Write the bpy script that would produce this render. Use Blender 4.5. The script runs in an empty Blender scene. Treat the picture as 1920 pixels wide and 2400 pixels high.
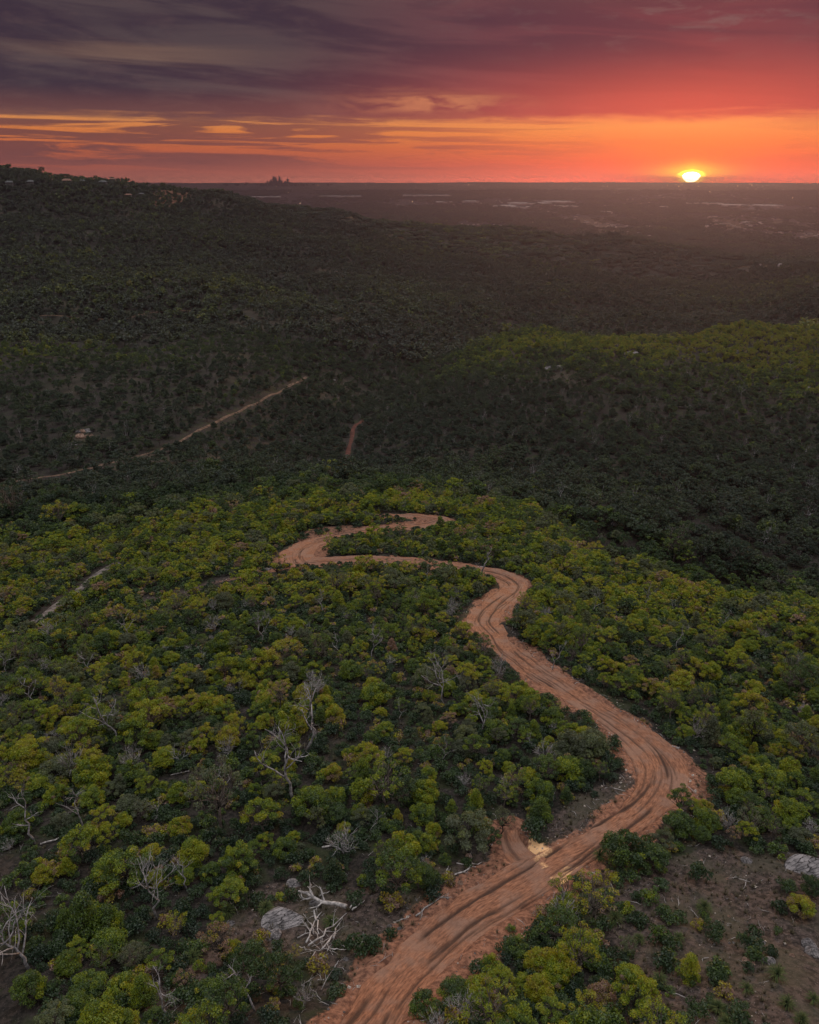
import bpy, math, random
import numpy as np

rnd = random.Random(7)
R = np.random.RandomState(11)
D = bpy.data
scene = bpy.context.scene
rad = math.radians

# ------------------------------------------------------------------ camera
PITCH = math.atan(.322 / .77)
CZ = 300.0                                    # camera height above the datum
cam_d = D.cameras.new('camera')
cam_d.sensor_fit = 'VERTICAL'
cam_d.angle = 2 * math.atan(.5 / .77)
cam_d.clip_start = 1.0
cam_d.clip_end = 200000.0
cam = D.objects.new('camera', cam_d)
cam.location = (0, 0, CZ)
cam.rotation_euler = (math.pi / 2 - PITCH, 0, 0)
scene.collection.objects.link(cam)
scene.camera = cam
scene.view_settings.view_transform = 'Standard'
scene.view_settings.look = 'None'
scene.view_settings.exposure = 0.0
scene.view_settings.gamma = 1.0
scene.view_settings.use_curve_mapping = False
scene.cycles.max_bounces = 5
scene.cycles.diffuse_bounces = 2
scene.cycles.transmission_bounces = 2
scene.cycles.volume_bounces = 1
scene.cycles.transparent_max_bounces = 6
scene.cycles.use_denoising = True

SUN_AZ, SUN_EL = 18.2, 0.30                   # where the disc stands in the sky
LAMP_EL = 4.0
SUN_STRENGTH = 2.2
SKY_GAIN = 1.0
HZ_DENS = 1.3e-4                             # haze per metre
HZ_TOP = 112.0                               # top of the haze above the camera

# ------------------------------------------------------------------ node helper
class NT:
    def __init__(s, tree):
        s.t = tree
        tree.nodes.clear()
    def n(s, kind, **kw):
        nd = s.t.nodes.new(kind)
        for k, v in kw.items():
            setattr(nd, k, v)
        return nd
    def link(s, a, b):
        s.t.links.new(a, b)
    def put(s, sock, v):
        if isinstance(v, bpy.types.NodeSocket):
            s.link(v, sock)
        else:
            sock.default_value = v
    def m(s, op, a, b=None, c=None, clamp=False):
        nd = s.n('ShaderNodeMath', operation=op, use_clamp=clamp)
        for i, v in enumerate((a, b, c)):
            if v is not None:
                s.put(nd.inputs[i], v)
        return nd.outputs[0]
    def mapr(s, v, a, b, lo=0.0, hi=1.0, smooth=True):
        nd = s.n('ShaderNodeMapRange', interpolation_type='SMOOTHSTEP' if smooth else 'LINEAR')
        s.put(nd.inputs[0], v)
        nd.inputs[1].default_value = a; nd.inputs[2].default_value = b
        nd.inputs[3].default_value = lo; nd.inputs[4].default_value = hi
        return nd.outputs[0]
    def mix(s, f, a, b, mode='MIX'):
        nd = s.n('ShaderNodeMix', data_type='RGBA', blend_type=mode)
        s.put(nd.inputs[0], f)
        for i, v in ((6, a), (7, b)):
            if isinstance(v, (tuple, list)):
                v = tuple(v) + (1,) if len(v) == 3 else v
            s.put(nd.inputs[i], v)
        return nd.outputs[2]
    def ramp(s, v, stops, interp='LINEAR'):
        nd = s.n('ShaderNodeValToRGB')
        cr = nd.color_ramp
        cr.interpolation = interp
        while len(cr.elements) < len(stops):
            cr.elements.new(.5)
        for e, (p, c) in zip(cr.elements, stops):
            e.position = p
            e.color = tuple(c) + (1,) if len(c) == 3 else c
        s.put(nd.inputs[0], v)
        return nd.outputs[0]
    def noise(s, vec, scale, detail=4, rough=.55, dist=0.0, dim='3D'):
        nd = s.n('ShaderNodeTexNoise', noise_dimensions=dim)
        if vec is not None:
            s.link(vec, nd.inputs['Vector'])
        nd.inputs['Scale'].default_value = scale
        nd.inputs['Detail'].default_value = detail
        nd.inputs['Roughness'].default_value = rough
        nd.inputs['Distortion'].default_value = dist
        return nd.outputs[0]
    def comb(s, x, y, z):
        nd = s.n('ShaderNodeCombineXYZ')
        for i, v in enumerate((x, y, z)):
            s.put(nd.inputs[i], v)
        return nd.outputs[0]
    def attr(s, name, kind='GEOMETRY'):
        nd = s.n('ShaderNodeAttribute', attribute_type=kind, attribute_name=name)
        return nd

# ------------------------------------------------------------------ world
world = D.worlds.new('World')
scene.world = world
world.use_nodes = True
w = NT(world.node_tree)
tc = w.n('ShaderNodeTexCoord')
sep = w.n('ShaderNodeSeparateXYZ')
w.link(tc.outputs['Generated'], sep.inputs[0])
X, Y, Z = sep.outputs
DEG = 180 / math.pi
elev = w.m('MULTIPLY', w.m('ARCSINE', Z), DEG)
az = w.m('MULTIPLY', w.m('ARCTAN2', X, Y), DEG)          # + is to the right of the view
daz = w.m('SUBTRACT', az, SUN_AZ)
adaz = w.m('ABSOLUTE', daz)
near = w.m('EXPONENT', w.m('MULTIPLY', w.m('POWER', w.m('DIVIDE', adaz, 15.0), 1.7), -1.0))   # 1 toward the sun
wide = w.m('EXPONENT', w.m('MULTIPLY', w.m('POWER', w.m('DIVIDE', adaz, 38.0), 2.0), -1.0))

# clear glow behind the clouds
g_sun = w.ramp(w.m('DIVIDE', elev, 12.0, clamp=True), [
    (0.0, (1.0, .085, .034)), (.10, (1.0, .115, .034)), (.19, (1.0, .20, .045)), (.27, (1.0, .29, .07)),
    (.36, (.95, .20, .08)), (.6, (.72, .11, .085)), (1.0, (.45, .12, .12))])
g_far = w.ramp(w.m('DIVIDE', elev, 12.0, clamp=True), [
    (0.0, (.26, .075, .060)), (.09, (.29, .075, .052)), (.17, (.44, .105, .045)), (.25, (.60, .18, .050)),
    (.31, (.60, .23, .075)), (.42, (.26, .10, .08)), (.65, (.20, .11, .10)), (1.0, (.20, .15, .13))])
glow = w.mix(near, g_far, g_sun)
# streaks: layered cloud seen at a grazing angle
den = w.m('ADD', w.m('MAXIMUM', Z, 0.0), .05)
px_ = w.m('DIVIDE', X, den); py_ = w.m('DIVIDE', Y, den)
pv = w.comb(w.m('MULTIPLY', px_, .75), w.m('MULTIPLY', py_, .9), 0.0)
n1 = w.noise(pv, .60, 8, .60, .5)
pa = w.comb(w.m('MULTIPLY', az, .060), w.m('ADD', w.m('MULTIPLY', elev, 1.15), w.m('MULTIPLY', az, .012)), 3.3)
n2 = w.noise(pa, 1.35, 9, .62, .9)
pb = w.comb(w.m('MULTIPLY', az, .030), w.m('ADD', w.m('MULTIPLY', elev, .26), w.m('MULTIPLY', az, .020)), 8.1)
n3 = w.noise(pb, 2.0, 7, .55, .8)
pf = w.comb(w.m('MULTIPLY', az, .22), w.m('MULTIPLY', elev, .9), 1.7)
nf = w.noise(pf, 1.6, 8, .65, .4)
left = w.mapr(az, 8.0, -16.0)
# low thin bars in the bright band
band = w.m('MULTIPLY', w.mapr(elev, .2, 1.5), w.mapr(elev, 4.6, 3.3))
bars = w.mapr(w.m('ADD', n2, w.m('SUBTRACT', w.m('MULTIPLY', left, .085), w.m('MULTIPLY', w.m('ABSOLUTE', w.m('SUBTRACT', elev, 1.9)), .012))), .475, .585)
bars = w.m('MULTIPLY', bars, w.m('MULTIPLY', band, w.m('SUBTRACT', 1.0, w.m('MULTIPLY', near, .93))))
bar_col = w.mix(near, w.mix(nf, (.085, .042, .050), (.19, .062, .055)), (.70, .11, .06))
sky1 = w.mix(w.m('MULTIPLY', bars, .88), glow, bar_col)
# the high deck, starting near 3.7 degrees, its lower edge broken
edge = w.m('ADD', elev, w.m('MULTIPLY', w.m('SUBTRACT', n2, .5), 1.6))
edge = w.m('ADD', edge, w.m('MULTIPLY', w.m('SUBTRACT', nf, .5), .9))
edge = w.m('SUBTRACT', edge, w.m('MULTIPLY', near, .15))
deck = w.mapr(edge, 3.3, 4.15)
thick = w.mapr(w.m('ADD', w.m('MULTIPLY', n3, .75), w.m('MULTIPLY', n1, .25)), .42, .56)
deck_l = w.mix(thick, (.086, .062, .068), (.045, .031, .047))
deck_l = w.mix(w.m('MULTIPLY', w.mapr(nf, .45, .72), .5), deck_l, (.105, .066, .070))
deck_l = w.mix(w.m('MULTIPLY', w.mapr(elev, 5.6, 4.0), .55), deck_l, (.20, .075, .062))
deck_m = w.mix(thick, (.130, .054, .068), (.080, .037, .055))
deck_l = w.mix(w.mapr(az, -10.0, 8.0), deck_l, deck_m)
deck_r = w.mix(w.m('MULTIPLY', thick, .65), (.265, .055, .062), (.155, .040, .054))
deck_r = w.mix(w.m('MULTIPLY', w.mapr(nf, .50, .75), w.mapr(elev, 6.0, 10.0)), deck_r, (.27, .13, .12))
deck_c = w.mix(w.m('MULTIPLY', w.m('POWER', near, 1.35), w.mapr(elev, 20.0, 6.0)), deck_l, deck_r)
mid = w.m('MULTIPLY', w.mapr(elev, 8.5, 3.6), near)
deck_c = w.mix(w.m('MULTIPLY', mid, .88), deck_c, (.80, .105, .062))
# a torn warm window in the deck left of the sun
dx = w.m('DIVIDE', w.m('SUBTRACT', az, 1.6), 4.6)
dy = w.m('DIVIDE', w.m('SUBTRACT', w.m('ADD', elev, w.m('MULTIPLY', w.m('SUBTRACT', n2, .5), 1.5)), 4.75), .55)
win = w.m('EXPONENT', w.m('MULTIPLY', w.m('ADD', w.m('MULTIPLY', dx, dx), w.m('MULTIPLY', dy, dy)), -1.0))
win = w.m('MULTIPLY', win, w.mapr(nf, .34, .60))
deck_c = w.mix(w.m('MULTIPLY', win, .9), deck_c, (.60, .20, .095))
dx = w.m('DIVIDE', w.m('ADD', az, 17.0), 7.0)
dy = w.m('DIVIDE', w.m('SUBTRACT', w.m('ADD', elev, w.m('MULTIPLY', w.m('SUBTRACT', n2, .5), 1.8)), 7.2), .45)
win2 = w.m('EXPONENT', w.m('MULTIPLY', w.m('ADD', w.m('MULTIPLY', dx, dx), w.m('MULTIPLY', dy, dy)), -1.0))
deck_c = w.mix(w.m('MULTIPLY', win2, .65), deck_c, (.22, .13, .095))
deck_c = w.mix(w.mapr(elev, 3.5, 9.0, .04, .20), deck_c, (.030, .014, .026))
sky2 = w.mix(deck, sky1, deck_c)
# higher up the deck thins out to the pale dusk overhead
upper = w.mapr(elev, 18.0, 74.0)
up_col = w.mix(w.mapr(n1, .35, .65), (2.05, 2.12, 2.15), (2.3, 2.15, 2.0))
sky2 = w.mix(upper, sky2, up_col)
# below the horizon (never seen): dull ground haze
sky2 = w.mix(w.mapr(elev, -.2, -2.5), sky2, (.05, .035, .04))
tau = w.m('MINIMUM', w.m('DIVIDE', HZ_TOP * HZ_DENS, w.m('MAXIMUM', Z, .002)), 25500 * HZ_DENS)
sky2 = w.mix(1.0, sky2, w.comb(*(w.m('EXPONENT', w.m('MULTIPLY', tau, k_)) for k_ in (.92, .95, .90))), 'MULTIPLY')
# the sun: flattened by refraction, with a step in its side
del_ = w.m('SUBTRACT', elev, SUN_EL)
ey = w.m('DIVIDE', w.m('SUBTRACT', del_, .0), .34)
ex = w.m('DIVIDE', adaz, w.m('ADD', .60, w.m('MULTIPLY', w.m('GREATER_THAN', del_, .05), .08)))
er = w.m('ADD', w.m('POWER', ex, 1.7), w.m('POWER', w.m('ABSOLUTE', ey), 2.3))
core = w.mapr(er, .80, .62)
ring = w.mapr(er, 2.1, .95)
hx = w.m('DIVIDE', adaz, 1.55); hy = w.m('DIVIDE', w.m('SUBTRACT', del_, .06), .50)
hd = w.m('ADD', w.m('POWER', hx, 1.2), w.m('POWER', w.m('ABSOLUTE', hy), 1.6))
halo = w.m('EXPONENT', w.m('MULTIPLY', w.m('POWER', hd, 1.15), -.95))
gx = w.m('DIVIDE', adaz, 4.2); gy = w.m('DIVIDE', w.m('SUBTRACT', del_, .3), 1.6)
glo = w.m('EXPONENT', w.m('MULTIPLY', w.m('ADD', w.m('POWER', gx, 2.0), w.m('POWER', w.m('ABSOLUTE', gy), 2.0)), -1.0))
sky2 = w.mix(w.m('MULTIPLY', glo, .55), sky2, (2.3, .34, .03))
sky2 = w.mix(halo, sky2, (7.0, 3.1, .14))
sky2 = w.mix(ring, sky2, (12.0, 6.6, .45))
sky2 = w.mix(core, sky2, (40.0, 33.0, 22.0))
bg = w.n('ShaderNodeBackground')
w.link(sky2, bg.inputs[0]); bg.inputs[1].default_value = SKY_GAIN
nish = w.n('ShaderNodeTexSky', sky_type='NISHITA')
nish.sun_disc = False
nish.sun_elevation = rad(LAMP_EL)
nish.sun_rotation = rad(SUN_AZ)
nish.altitude = 300
nish.dust_density = 4.0
bg2 = w.n('ShaderNodeBackground')
w.link(nish.outputs[0], bg2.inputs[0])
w.put(bg2.inputs[1], w.m('MULTIPLY', w.mapr(elev, 9.0, 35.0), .10))
add = w.n('ShaderNodeAddShader')
w.link(bg.outputs[0], add.inputs[0]); w.link(bg2.outputs[0], add.inputs[1])
out = w.n('ShaderNodeOutputWorld')
w.link(add.outputs[0], out.inputs[0])

sun_d = D.lights.new('sun', 'SUN')
sun_d.energy = SUN_STRENGTH
sun_d.color = (1.0, .55, .24)
sun_d.angle = rad(2.5)
sun = D.objects.new('sun', sun_d)
scene.collection.objects.link(sun)
sun.rotation_euler = (rad(90 - LAMP_EL), 0, rad(180 - SUN_AZ))

# ------------------------------------------------------------------ numeric helpers
def smooth(a, b, x):
    t = np.clip((np.asarray(x, float) - a) / (b - a), 0, 1)
    return t * t * (3 - 2 * t)

def vnoise(x, y, seed=0):
    xi = np.floor(x); yi = np.floor(y)
    fx = x - xi; fy = y - yi
    fx = fx * fx * (3 - 2 * fx); fy = fy * fy * (3 - 2 * fy)
    xi = xi.astype(np.int64); yi = yi.astype(np.int64)
    def h(a, b):
        n = (a * 374761393 + b * 668265263 + seed * 362437) & 0xffffffff
        n = ((n ^ (n >> 13)) * 1274126177) & 0xffffffff
        n = (n ^ (n >> 16)) & 0xffff
        return n / 65535.0
    a = h(xi, yi); b = h(xi + 1, yi); c = h(xi, yi + 1); d = h(xi + 1, yi + 1)
    return (a + (b - a) * fx) * (1 - fy) + (c + (d - c) * fx) * fy - .5

def fbm(x, y, lam, octs=3, seed=0):
    s = 0; a = 1.0
    for o in range(octs):
        s = s + a * vnoise(x / lam + 17.3 * o, y / lam - 9.1 * o, seed + o)
        lam *= .5; a *= .5
    return s

CP, SP = math.cos(PITCH), math.sin(PITCH)
F = 1848.0
def ray(px, py):
    vx = (px - 960) / F; v = (py - 1200) / F
    return np.array([vx, CP - v * SP, -(SP + v * CP)])
def project(x, y, z):
    z = z - CZ
    zc = y * CP - z * SP
    up = y * SP + z * CP
    return 960 + F * x / zc, 1200 - F * up / zc, zc

# ------------------------------------------------------------------ terrain control table: (photo x) -> [(forward metres, photo row)] or (metres, None, height below camera)
N = None
FORE = [(30, 2450), (40, 2226), (52, 2003)]
COLS = {
    -350: FORE + [(76, 1725), (115, 1520), (165, 1370), (230, 1250), (300, 1150), (350, 1080), (450, 940), (560, 840), (650, N, -125), (720, 800), (900, 700), (1100, 600), (1350, 500), (1560, 432), (2200, N, -110), (4000, N, -240)],
    0:   FORE + [(76, 1725), (115, 1510), (165, 1350), (230, 1235), (300, 1140), (350, 1070), (450, 935), (560, 835), (650, N, -125), (720, 798), (900, 700), (1100, 600), (1350, 500), (1550, 431), (2200, N, -110), (4000, N, -240)],
    300: FORE + [(74, 1725), (112, 1480), (163, 1325), (225, 1225), (300, 1120), (350, 1065), (450, 945), (560, 850), (650, N, -130), (720, 800), (900, 700), (1110, 600), (1380, 500), (1600, 431), (2200, N, -110), (4000, N, -240)],
    500: FORE + [(72, 1725), (112, 1460), (160, 1310), (215, 1215), (300, 1115), (400, 1000), (560, 865), (720, 800), (900, 705), (1130, 605), (1450, 500), (1750, 446), (2400, N, -140), (4000, N, -240)],
    750: FORE + [(71.5, 1725), (113, 1447), (150, 1322), (178, 1250), (203, 1205), (300, 1110), (400, 1000), (520, 900), (700, 800), (980, 700), (1200, 610), (1550, 530), (1950, 480), (2600, N, -170), (4000, N, -240)],
    1000: FORE + [(71.5, 1725), (113, 1447), (150, 1322), (178, 1255), (203, 1205), (300, 1120), (400, 1005), (520, 900), (700, 800), (1000, 700), (1300, 640), (1700, 570), (2200, 515), (3000, N, -190), (4500, N, -245)],
    1250: FORE + [(72, 1725), (112, 1460), (155, 1330), (185, 1265), (225, 1225), (300, 1165), (380, 1040), (470, 910), (600, 795), (680, 765), (800, N, -158), (1000, 712), (1350, 645), (1800, 590), (2500, 545), (3200, N, -215), (5000, N, -248)],
    1500: FORE + [(73, 1725), (112, 1480), (140, 1400), (160, 1340), (190, N, -112), (220, N, -122), (250, 1265), (300, 1175), (370, 1050), (450, 930), (540, 830), (640, 772), (760, N, -165), (880, N, -168), (1000, 722), (1300, 680), (1800, 620), (2600, 575), (4000, 550), (5500, N, -250)],
    1750: FORE + [(76, 1725), (110, 1500), (142, 1412), (175, N, -108), (225, N, -124), (240, 1330), (285, 1215), (345, 1095), (430, 960), (520, 855), (635, 762), (750, N, -170), (880, N, -172), (1000, 735), (1300, 690), (1900, 640), (3000, 590), (4000, 561), (5500, N, -250)],
    2000: FORE + [(76, 1725), (110, 1500), (140, 1430), (175, N, -108), (225, N, -124), (245, 1330), (285, 1230), (345, 1105), (430, 965), (520, 857), (625, 762), (750, N, -170), (880, N, -172), (1000, 735), (1300, 690), (1900, 640), (3000, 590), (4000, 561), (5500, N, -250)],
    2350: FORE + [(76, 1725), (110, 1520), (142, 1450), (175, N, -108), (225, N, -124), (245, 1330), (285, 1230), (345, 1105), (430, 965), (520, 857), (625, 762), (750, N, -170), (880, N, -172), (1000, 735), (1300, 690), (1900, 640), (3000, 590), (4000, 561), (5500, N, -250)],
}
pts = []
for cx, rows in COLS.items():
    for row in rows:
        d, py = row[0], row[1]
        if py is not None:
            v = ray(cx, py); v = v / v[1] * d
            x, y, z = v
        else:
            z = row[2]; y = d
            x = (cx - 960) / F * (y * CP - z * SP)
        pts.append((math.atan2(x, y), math.log(math.hypot(x, y)), z))
for a in np.linspace(-.55, .55, 9):
    for r_, z in ((6500, -245), (8500, -190), (10500, -95), (12200, -36), (16000, -9 + 7 * math.sin(a * 9) * (a > .1)), (21000, -25), (34000, -60), (60000, -110)):
        pts.append((a, math.log(r_), z))
pts = np.array(pts)
KA = 2.2
PC = np.c_[pts[:, 0] * KA, pts[:, 1]]
PV = pts[:, 2] / np.exp(pts[:, 1] * .6)
def tps_k(r2):
    return np.where(r2 > 1e-12, .5 * r2 * np.log(np.maximum(r2, 1e-12)), 0)
n = len(PC)
Kmat = tps_k(((PC[:, None] - PC[None]) ** 2).sum(-1)) + np.eye(n) * 3e-4
Pm = np.c_[np.ones(n), PC]
Am = np.block([[Kmat, Pm], [Pm.T, np.zeros((3, 3))]])
sol = np.linalg.solve(Am, np.r_[PV, np.zeros(3)])
AZL = .62
GA = np.linspace(-AZL, AZL, 150)
GW = np.linspace(math.log(28), math.log(62000), 420)
ga, gw = np.meshgrid(GA, GW, indexing='ij')
q = np.c_[ga.ravel() * KA, gw.ravel()]
res = np.empty(len(q))
for i in range(0, len(q), 8000):
    qq = q[i:i + 8000]
    res[i:i + 8000] = tps_k(((qq[:, None] - PC[None]) ** 2).sum(-1)) @ sol[:n] + np.c_[np.ones(len(qq)), qq] @ sol[n:]
GZ = (res * np.exp(q[:, 1] * .6)).reshape(ga.shape)

def base_h(x, y):
    """smooth ground height (world) from the control grid"""
    r = np.maximum(np.hypot(x, y), 1e-3)
    a = np.arctan2(x, y)
    back = smooth(.62, 2.4, np.abs(a))
    a = np.clip(a, -AZL, AZL)
    lw = np.log(np.clip(r, 28.5, 61000))
    fa = (a + AZL) / (2 * AZL) * (len(GA) - 1); fw = (lw - GW[0]) / (GW[-1] - GW[0]) * (len(GW) - 1)
    ia = np.clip(fa.astype(int), 0, len(GA) - 2); iw = np.clip(fw.astype(int), 0, len(GW) - 2)
    fa = fa - ia; fw = fw - iw
    z = (GZ[ia, iw] * (1 - fa) + GZ[ia + 1, iw] * fa) * (1 - fw) + (GZ[ia, iw + 1] * (1 - fa) + GZ[ia + 1, iw + 1] * fa) * fw
    z = z + .10 * np.maximum(28.5 - r, 0)
    zb = -45 - 100 * smooth(60, 2500, r)
    return CZ + z * (1 - back) + zb * back

def hill_noise(x, y):
    r = np.hypot(x, y)
    z = 44 * fbm(x, y, 420, 3, 5) * smooth(450, 1300, r) * (1 - smooth(2600, 4200, r))
    z = z + 17 * fbm(x, y, 135, 3, 9) * smooth(330, 640, r) * (1 - smooth(2600, 5000, r))
    axx = np.interp(y, [240, 290, 450, 560, 700, 800, 950, 1300], [-20, -22, -45, -38, -3, 60, 150, 260])
    z = z - 24 * np.exp(-((x - axx) / (30 + .05 * y)) ** 2) * smooth(270, 380, y) * (1 - smooth(950, 1300, y))
    z = z + 15 * fbm(x, y, 1300, 2, 3) * smooth(12500, 16000, r)
    z = z + 1.5 * fbm(x, y, 22, 3, 21) * (.5 + .5 * smooth(150, 260, r)) * (1 - smooth(2500, 4500, r))
    return z

def smooth_h(x, y):
    return base_h(x, y) + hill_noise(x, y)

def cast(px, py, lift=0.0):
    """point on the ground (raised by lift) seen at a photo pixel"""
    v = ray(px, py)
    d = np.exp(np.linspace(math.log(26), math.log(30000), 6000))
    x = v[0] / v[1] * d; z = CZ + v[2] / v[1] * d
    below = z < smooth_h(x, d) + lift
    i = int(np.argmax(below)) if below.any() else len(d) - 1
    if i > 0:
        lo, hi = d[i - 1], d[i]
        for _ in range(12):
            m_ = .5 * (lo + hi)
            if CZ + v[2] / v[1] * m_ < smooth_h(np.array([v[0] / v[1] * m_]), np.array([m_]))[0] + lift:
                hi = m_
            else:
                lo = m_
        dd = hi
    else:
        dd = d[0]
    return np.array([v[0] / v[1] * dd, dd])

def resample(P, step):
    """Catmull-Rom through points, then even spacing"""
    P = np.asarray(P, float)
    Q = np.vstack([2 * P[0] - P[1], P, 2 * P[-1] - P[-2]])
    out = []
    for i in range(1, len(Q) - 2):
        for t in np.linspace(0, 1, 16, endpoint=False):
            a, b, c, d = Q[i - 1], Q[i], Q[i + 1], Q[i + 2]
            out.append(.5 * ((2 * b) + (c - a) * t + (2 * a - 5 * b + 4 * c - d) * t * t + (3 * b - a - 3 * c + d) * t ** 3))
    out.append(P[-1])
    out = np.array(out)
    s = np.r_[0, np.cumsum(np.hypot(*np.diff(out[:, :2], axis=0).T))]
    k = max(2, int(s[-1] / step))
    ss = np.linspace(0, s[-1], k)
    return np.stack([np.interp(ss, s, out[:, j]) for j in range(out.shape[1])], 1), ss

# ------------------------------------------------------------------ roads and tracks, traced on the ground
ROAD_PX = [(640, 2700, 4.6), (790, 2500, 4.6), (868, 2400, 3.9), (925, 2320, 3.8), (1010, 2232, 3.8), (1105, 2150, 4.0), (1195, 2094, 4.2), (1290, 2034, 3.7),
           (1385, 1980, 3.5), (1450, 1944, 3.4), (1514, 1893, 3.6), (1546, 1845, 4.8), (1545, 1795, 5.6), (1500, 1740, 5.0), (1430, 1684, 3.9), (1350, 1634, 3.8),
           (1280, 1590, 4.2), (1212, 1540, 4.2), (1155, 1490, 4.0), (1132, 1455, 5.2), (1160, 1420, 5.0), (1192, 1392, 5.0), (1203, 1368, 5.6),
           (1165, 1346, 5.0), (1100, 1334, 4.0), (1020, 1323, 4.0), (930, 1315, 4.4), (840, 1313, 4.6), (760, 1318, 5.0), (706, 1318, 6.4),
           (702, 1294, 7.0), (742, 1270, 5.0), (800, 1255, 4.0), (862, 1244, 4.0), (940, 1236, 4.2), (1015, 1228, 4.4), (1040, 1218, 4.0), (985, 1211, 3.6), (905, 1209, 3.2)]
rp = [np.r_[cast(px, py), wd] for px, py, wd in ROAD_PX]
ROAD, ROAD_S = resample(rp, .30)
SPUR, SPUR_S = resample([np.r_[cast(a, b), c] for a, b, c in [(1196, 1946, 1.6), (1202, 1975, 2.0), (1222, 2005, 2.6), (1262, 2030, 2.6)]], .45)

def poly_px(P):
    return np.array([cast(a, b) for a, b in P])
CLEAR = [poly_px(P) for P in (
    [(735, 2310), (800, 2205), (880, 2135), (960, 2075), (1050, 2020), (1120, 1992), (1190, 2010), (1150, 2100), (960, 2215), (830, 2300)],
    [(1430, 2080), (1500, 2035), (1640, 1985), (1790, 2000), (1960, 2010), (1960, 2460), (1590, 2460), (1550, 2320), (1440, 2200), (1385, 2120)],
    [(430, 2230), (520, 2150), (600, 2090), (720, 2070), (830, 2080), (950, 2100), (960, 2160), (800, 2265), (745, 2300), (705, 2235), (560, 2215), (480, 2290), (420, 2400), (330, 2420), (370, 2300)],
    [(1290, 1990), (1295, 1930), (1335, 1875), (1400, 1838), (1470, 1795), (1500, 1840), (1400, 1935), (1300, 2000)],
    [(1165, 1960), (1190, 1938), (1232, 1945), (1262, 2005), (1230, 2060), (1130, 2110), (1140, 2060), (1185, 2000)],
    [(640, 1342), (655, 1318), (690, 1275), (745, 1255), (790, 1270), (765, 1330), (690, 1335)],
    [(1540, 1760), (1600, 1775), (1672, 1838), (1640, 1885), (1560, 1870)],
    [(690, 1252), (740, 1238), (820, 1232), (830, 1244), (745, 1262), (700, 1268)])]
SUN_PATCH = [poly_px(P) for P in ([(1238, 1972), (1252, 1968), (1302, 1998), (1268, 2036)], [(1290, 2052), (1352, 2026), (1340, 2062), (1310, 2072)])]  # patches of sunlight by the road, painted as a lighter ground colour
EMBANK, _ = resample([np.r_[cast(a, b), c] for a, b, c in [(657, 1333, 3.0), (580, 1350, 3.0), (500, 1367, 2.6), (420, 1388, 2.2), (345, 1408, 2.0)]], 1.0)
TRACKS = {}
def track(key, P, wd):
    TRACKS[key] = resample([np.r_[cast(a, b), wd] for a, b in P], 2.0)
track('gravel', [(-60, 1510), (0, 1489), (45, 1473), (111, 1440), (184, 1384), (223, 1350), (273, 1322)], 3.2)
track('trail', [(-80, 1142), (0, 1134), (80, 1122), (156, 1109), (220, 1096), (278, 1081), (384, 1050), (445, 1020), (517, 984), (612, 939), (668, 911), (718, 884)], 2.4)
track('red', [(801, 1128), (806, 1100), (812, 1078), (818, 1050), (823, 1034), (829, 1003), (845, 990), (860, 981)], 3.6)
track('ridge', [(-60, 775), (0, 764), (56, 747), (139, 740), (267, 750), (334, 736), (417, 728), (500, 727)], 4.0)

def inside(poly, x, y):
    c = np.zeros(x.shape, bool)
    j = len(poly) - 1
    for i in range(len(poly)):
        xi, yi = poly[i]; xj, yj = poly[j]
        hit = ((yi > y) != (yj > y)) & (x < (xj - xi) * (y - yi) / (yj - yi + 1e-12) + xi)
        c ^= hit
        j = i
    return c

def line_dist(P, x, y, reach=40.0):
    """distance to a traced line minus its half width; far values are 99"""
    out = np.full(x.shape, 99.0)
    m_ = (x > P[:, 0].min() - reach) & (x < P[:, 0].max() + reach) & (y > P[:, 1].min() - reach) & (y < P[:, 1].max() + reach)
    idx = np.nonzero(m_)[0]
    p32 = P.astype(np.float32)
    for i in range(0, len(idx), 20000):
        k = idx[i:i + 20000]
        d = np.hypot(x[k, None].astype(np.float32) - p32[None, :, 0], y[k, None].astype(np.float32) - p32[None, :, 1]) - p32[None, :, 2] * .5
        out[k] = d.min(1)
    return out

ROAD_C = ROAD[::3]
def road_dist(x, y):
    return np.minimum(line_dist(ROAD_C, x, y, 12), line_dist(SPUR, x, y, 12))

def ground_h(x, y, rd=None):
    z = smooth_h(x, y)
    r = np.hypot(x, y)
    if rd is None:
        rd = road_dist(x, y)
    rough = .55 * fbm(x, y, 6, 3, 31) * (1 - smooth(300, 600, r)) + .16 * fbm(x, y, 1.2, 2, 41) * (1 - smooth(90, 200, r))
    k = smooth(-.2, 2.2, rd)
    z = z + rough * k + .35 * np.exp(-((rd - .75) / .5) ** 2) * (.5 + 1.6 * fbm(x, y, 2.0, 2, 77))
    z = z - .45 * smooth(.15, -.5, rd)
    return z

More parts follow.
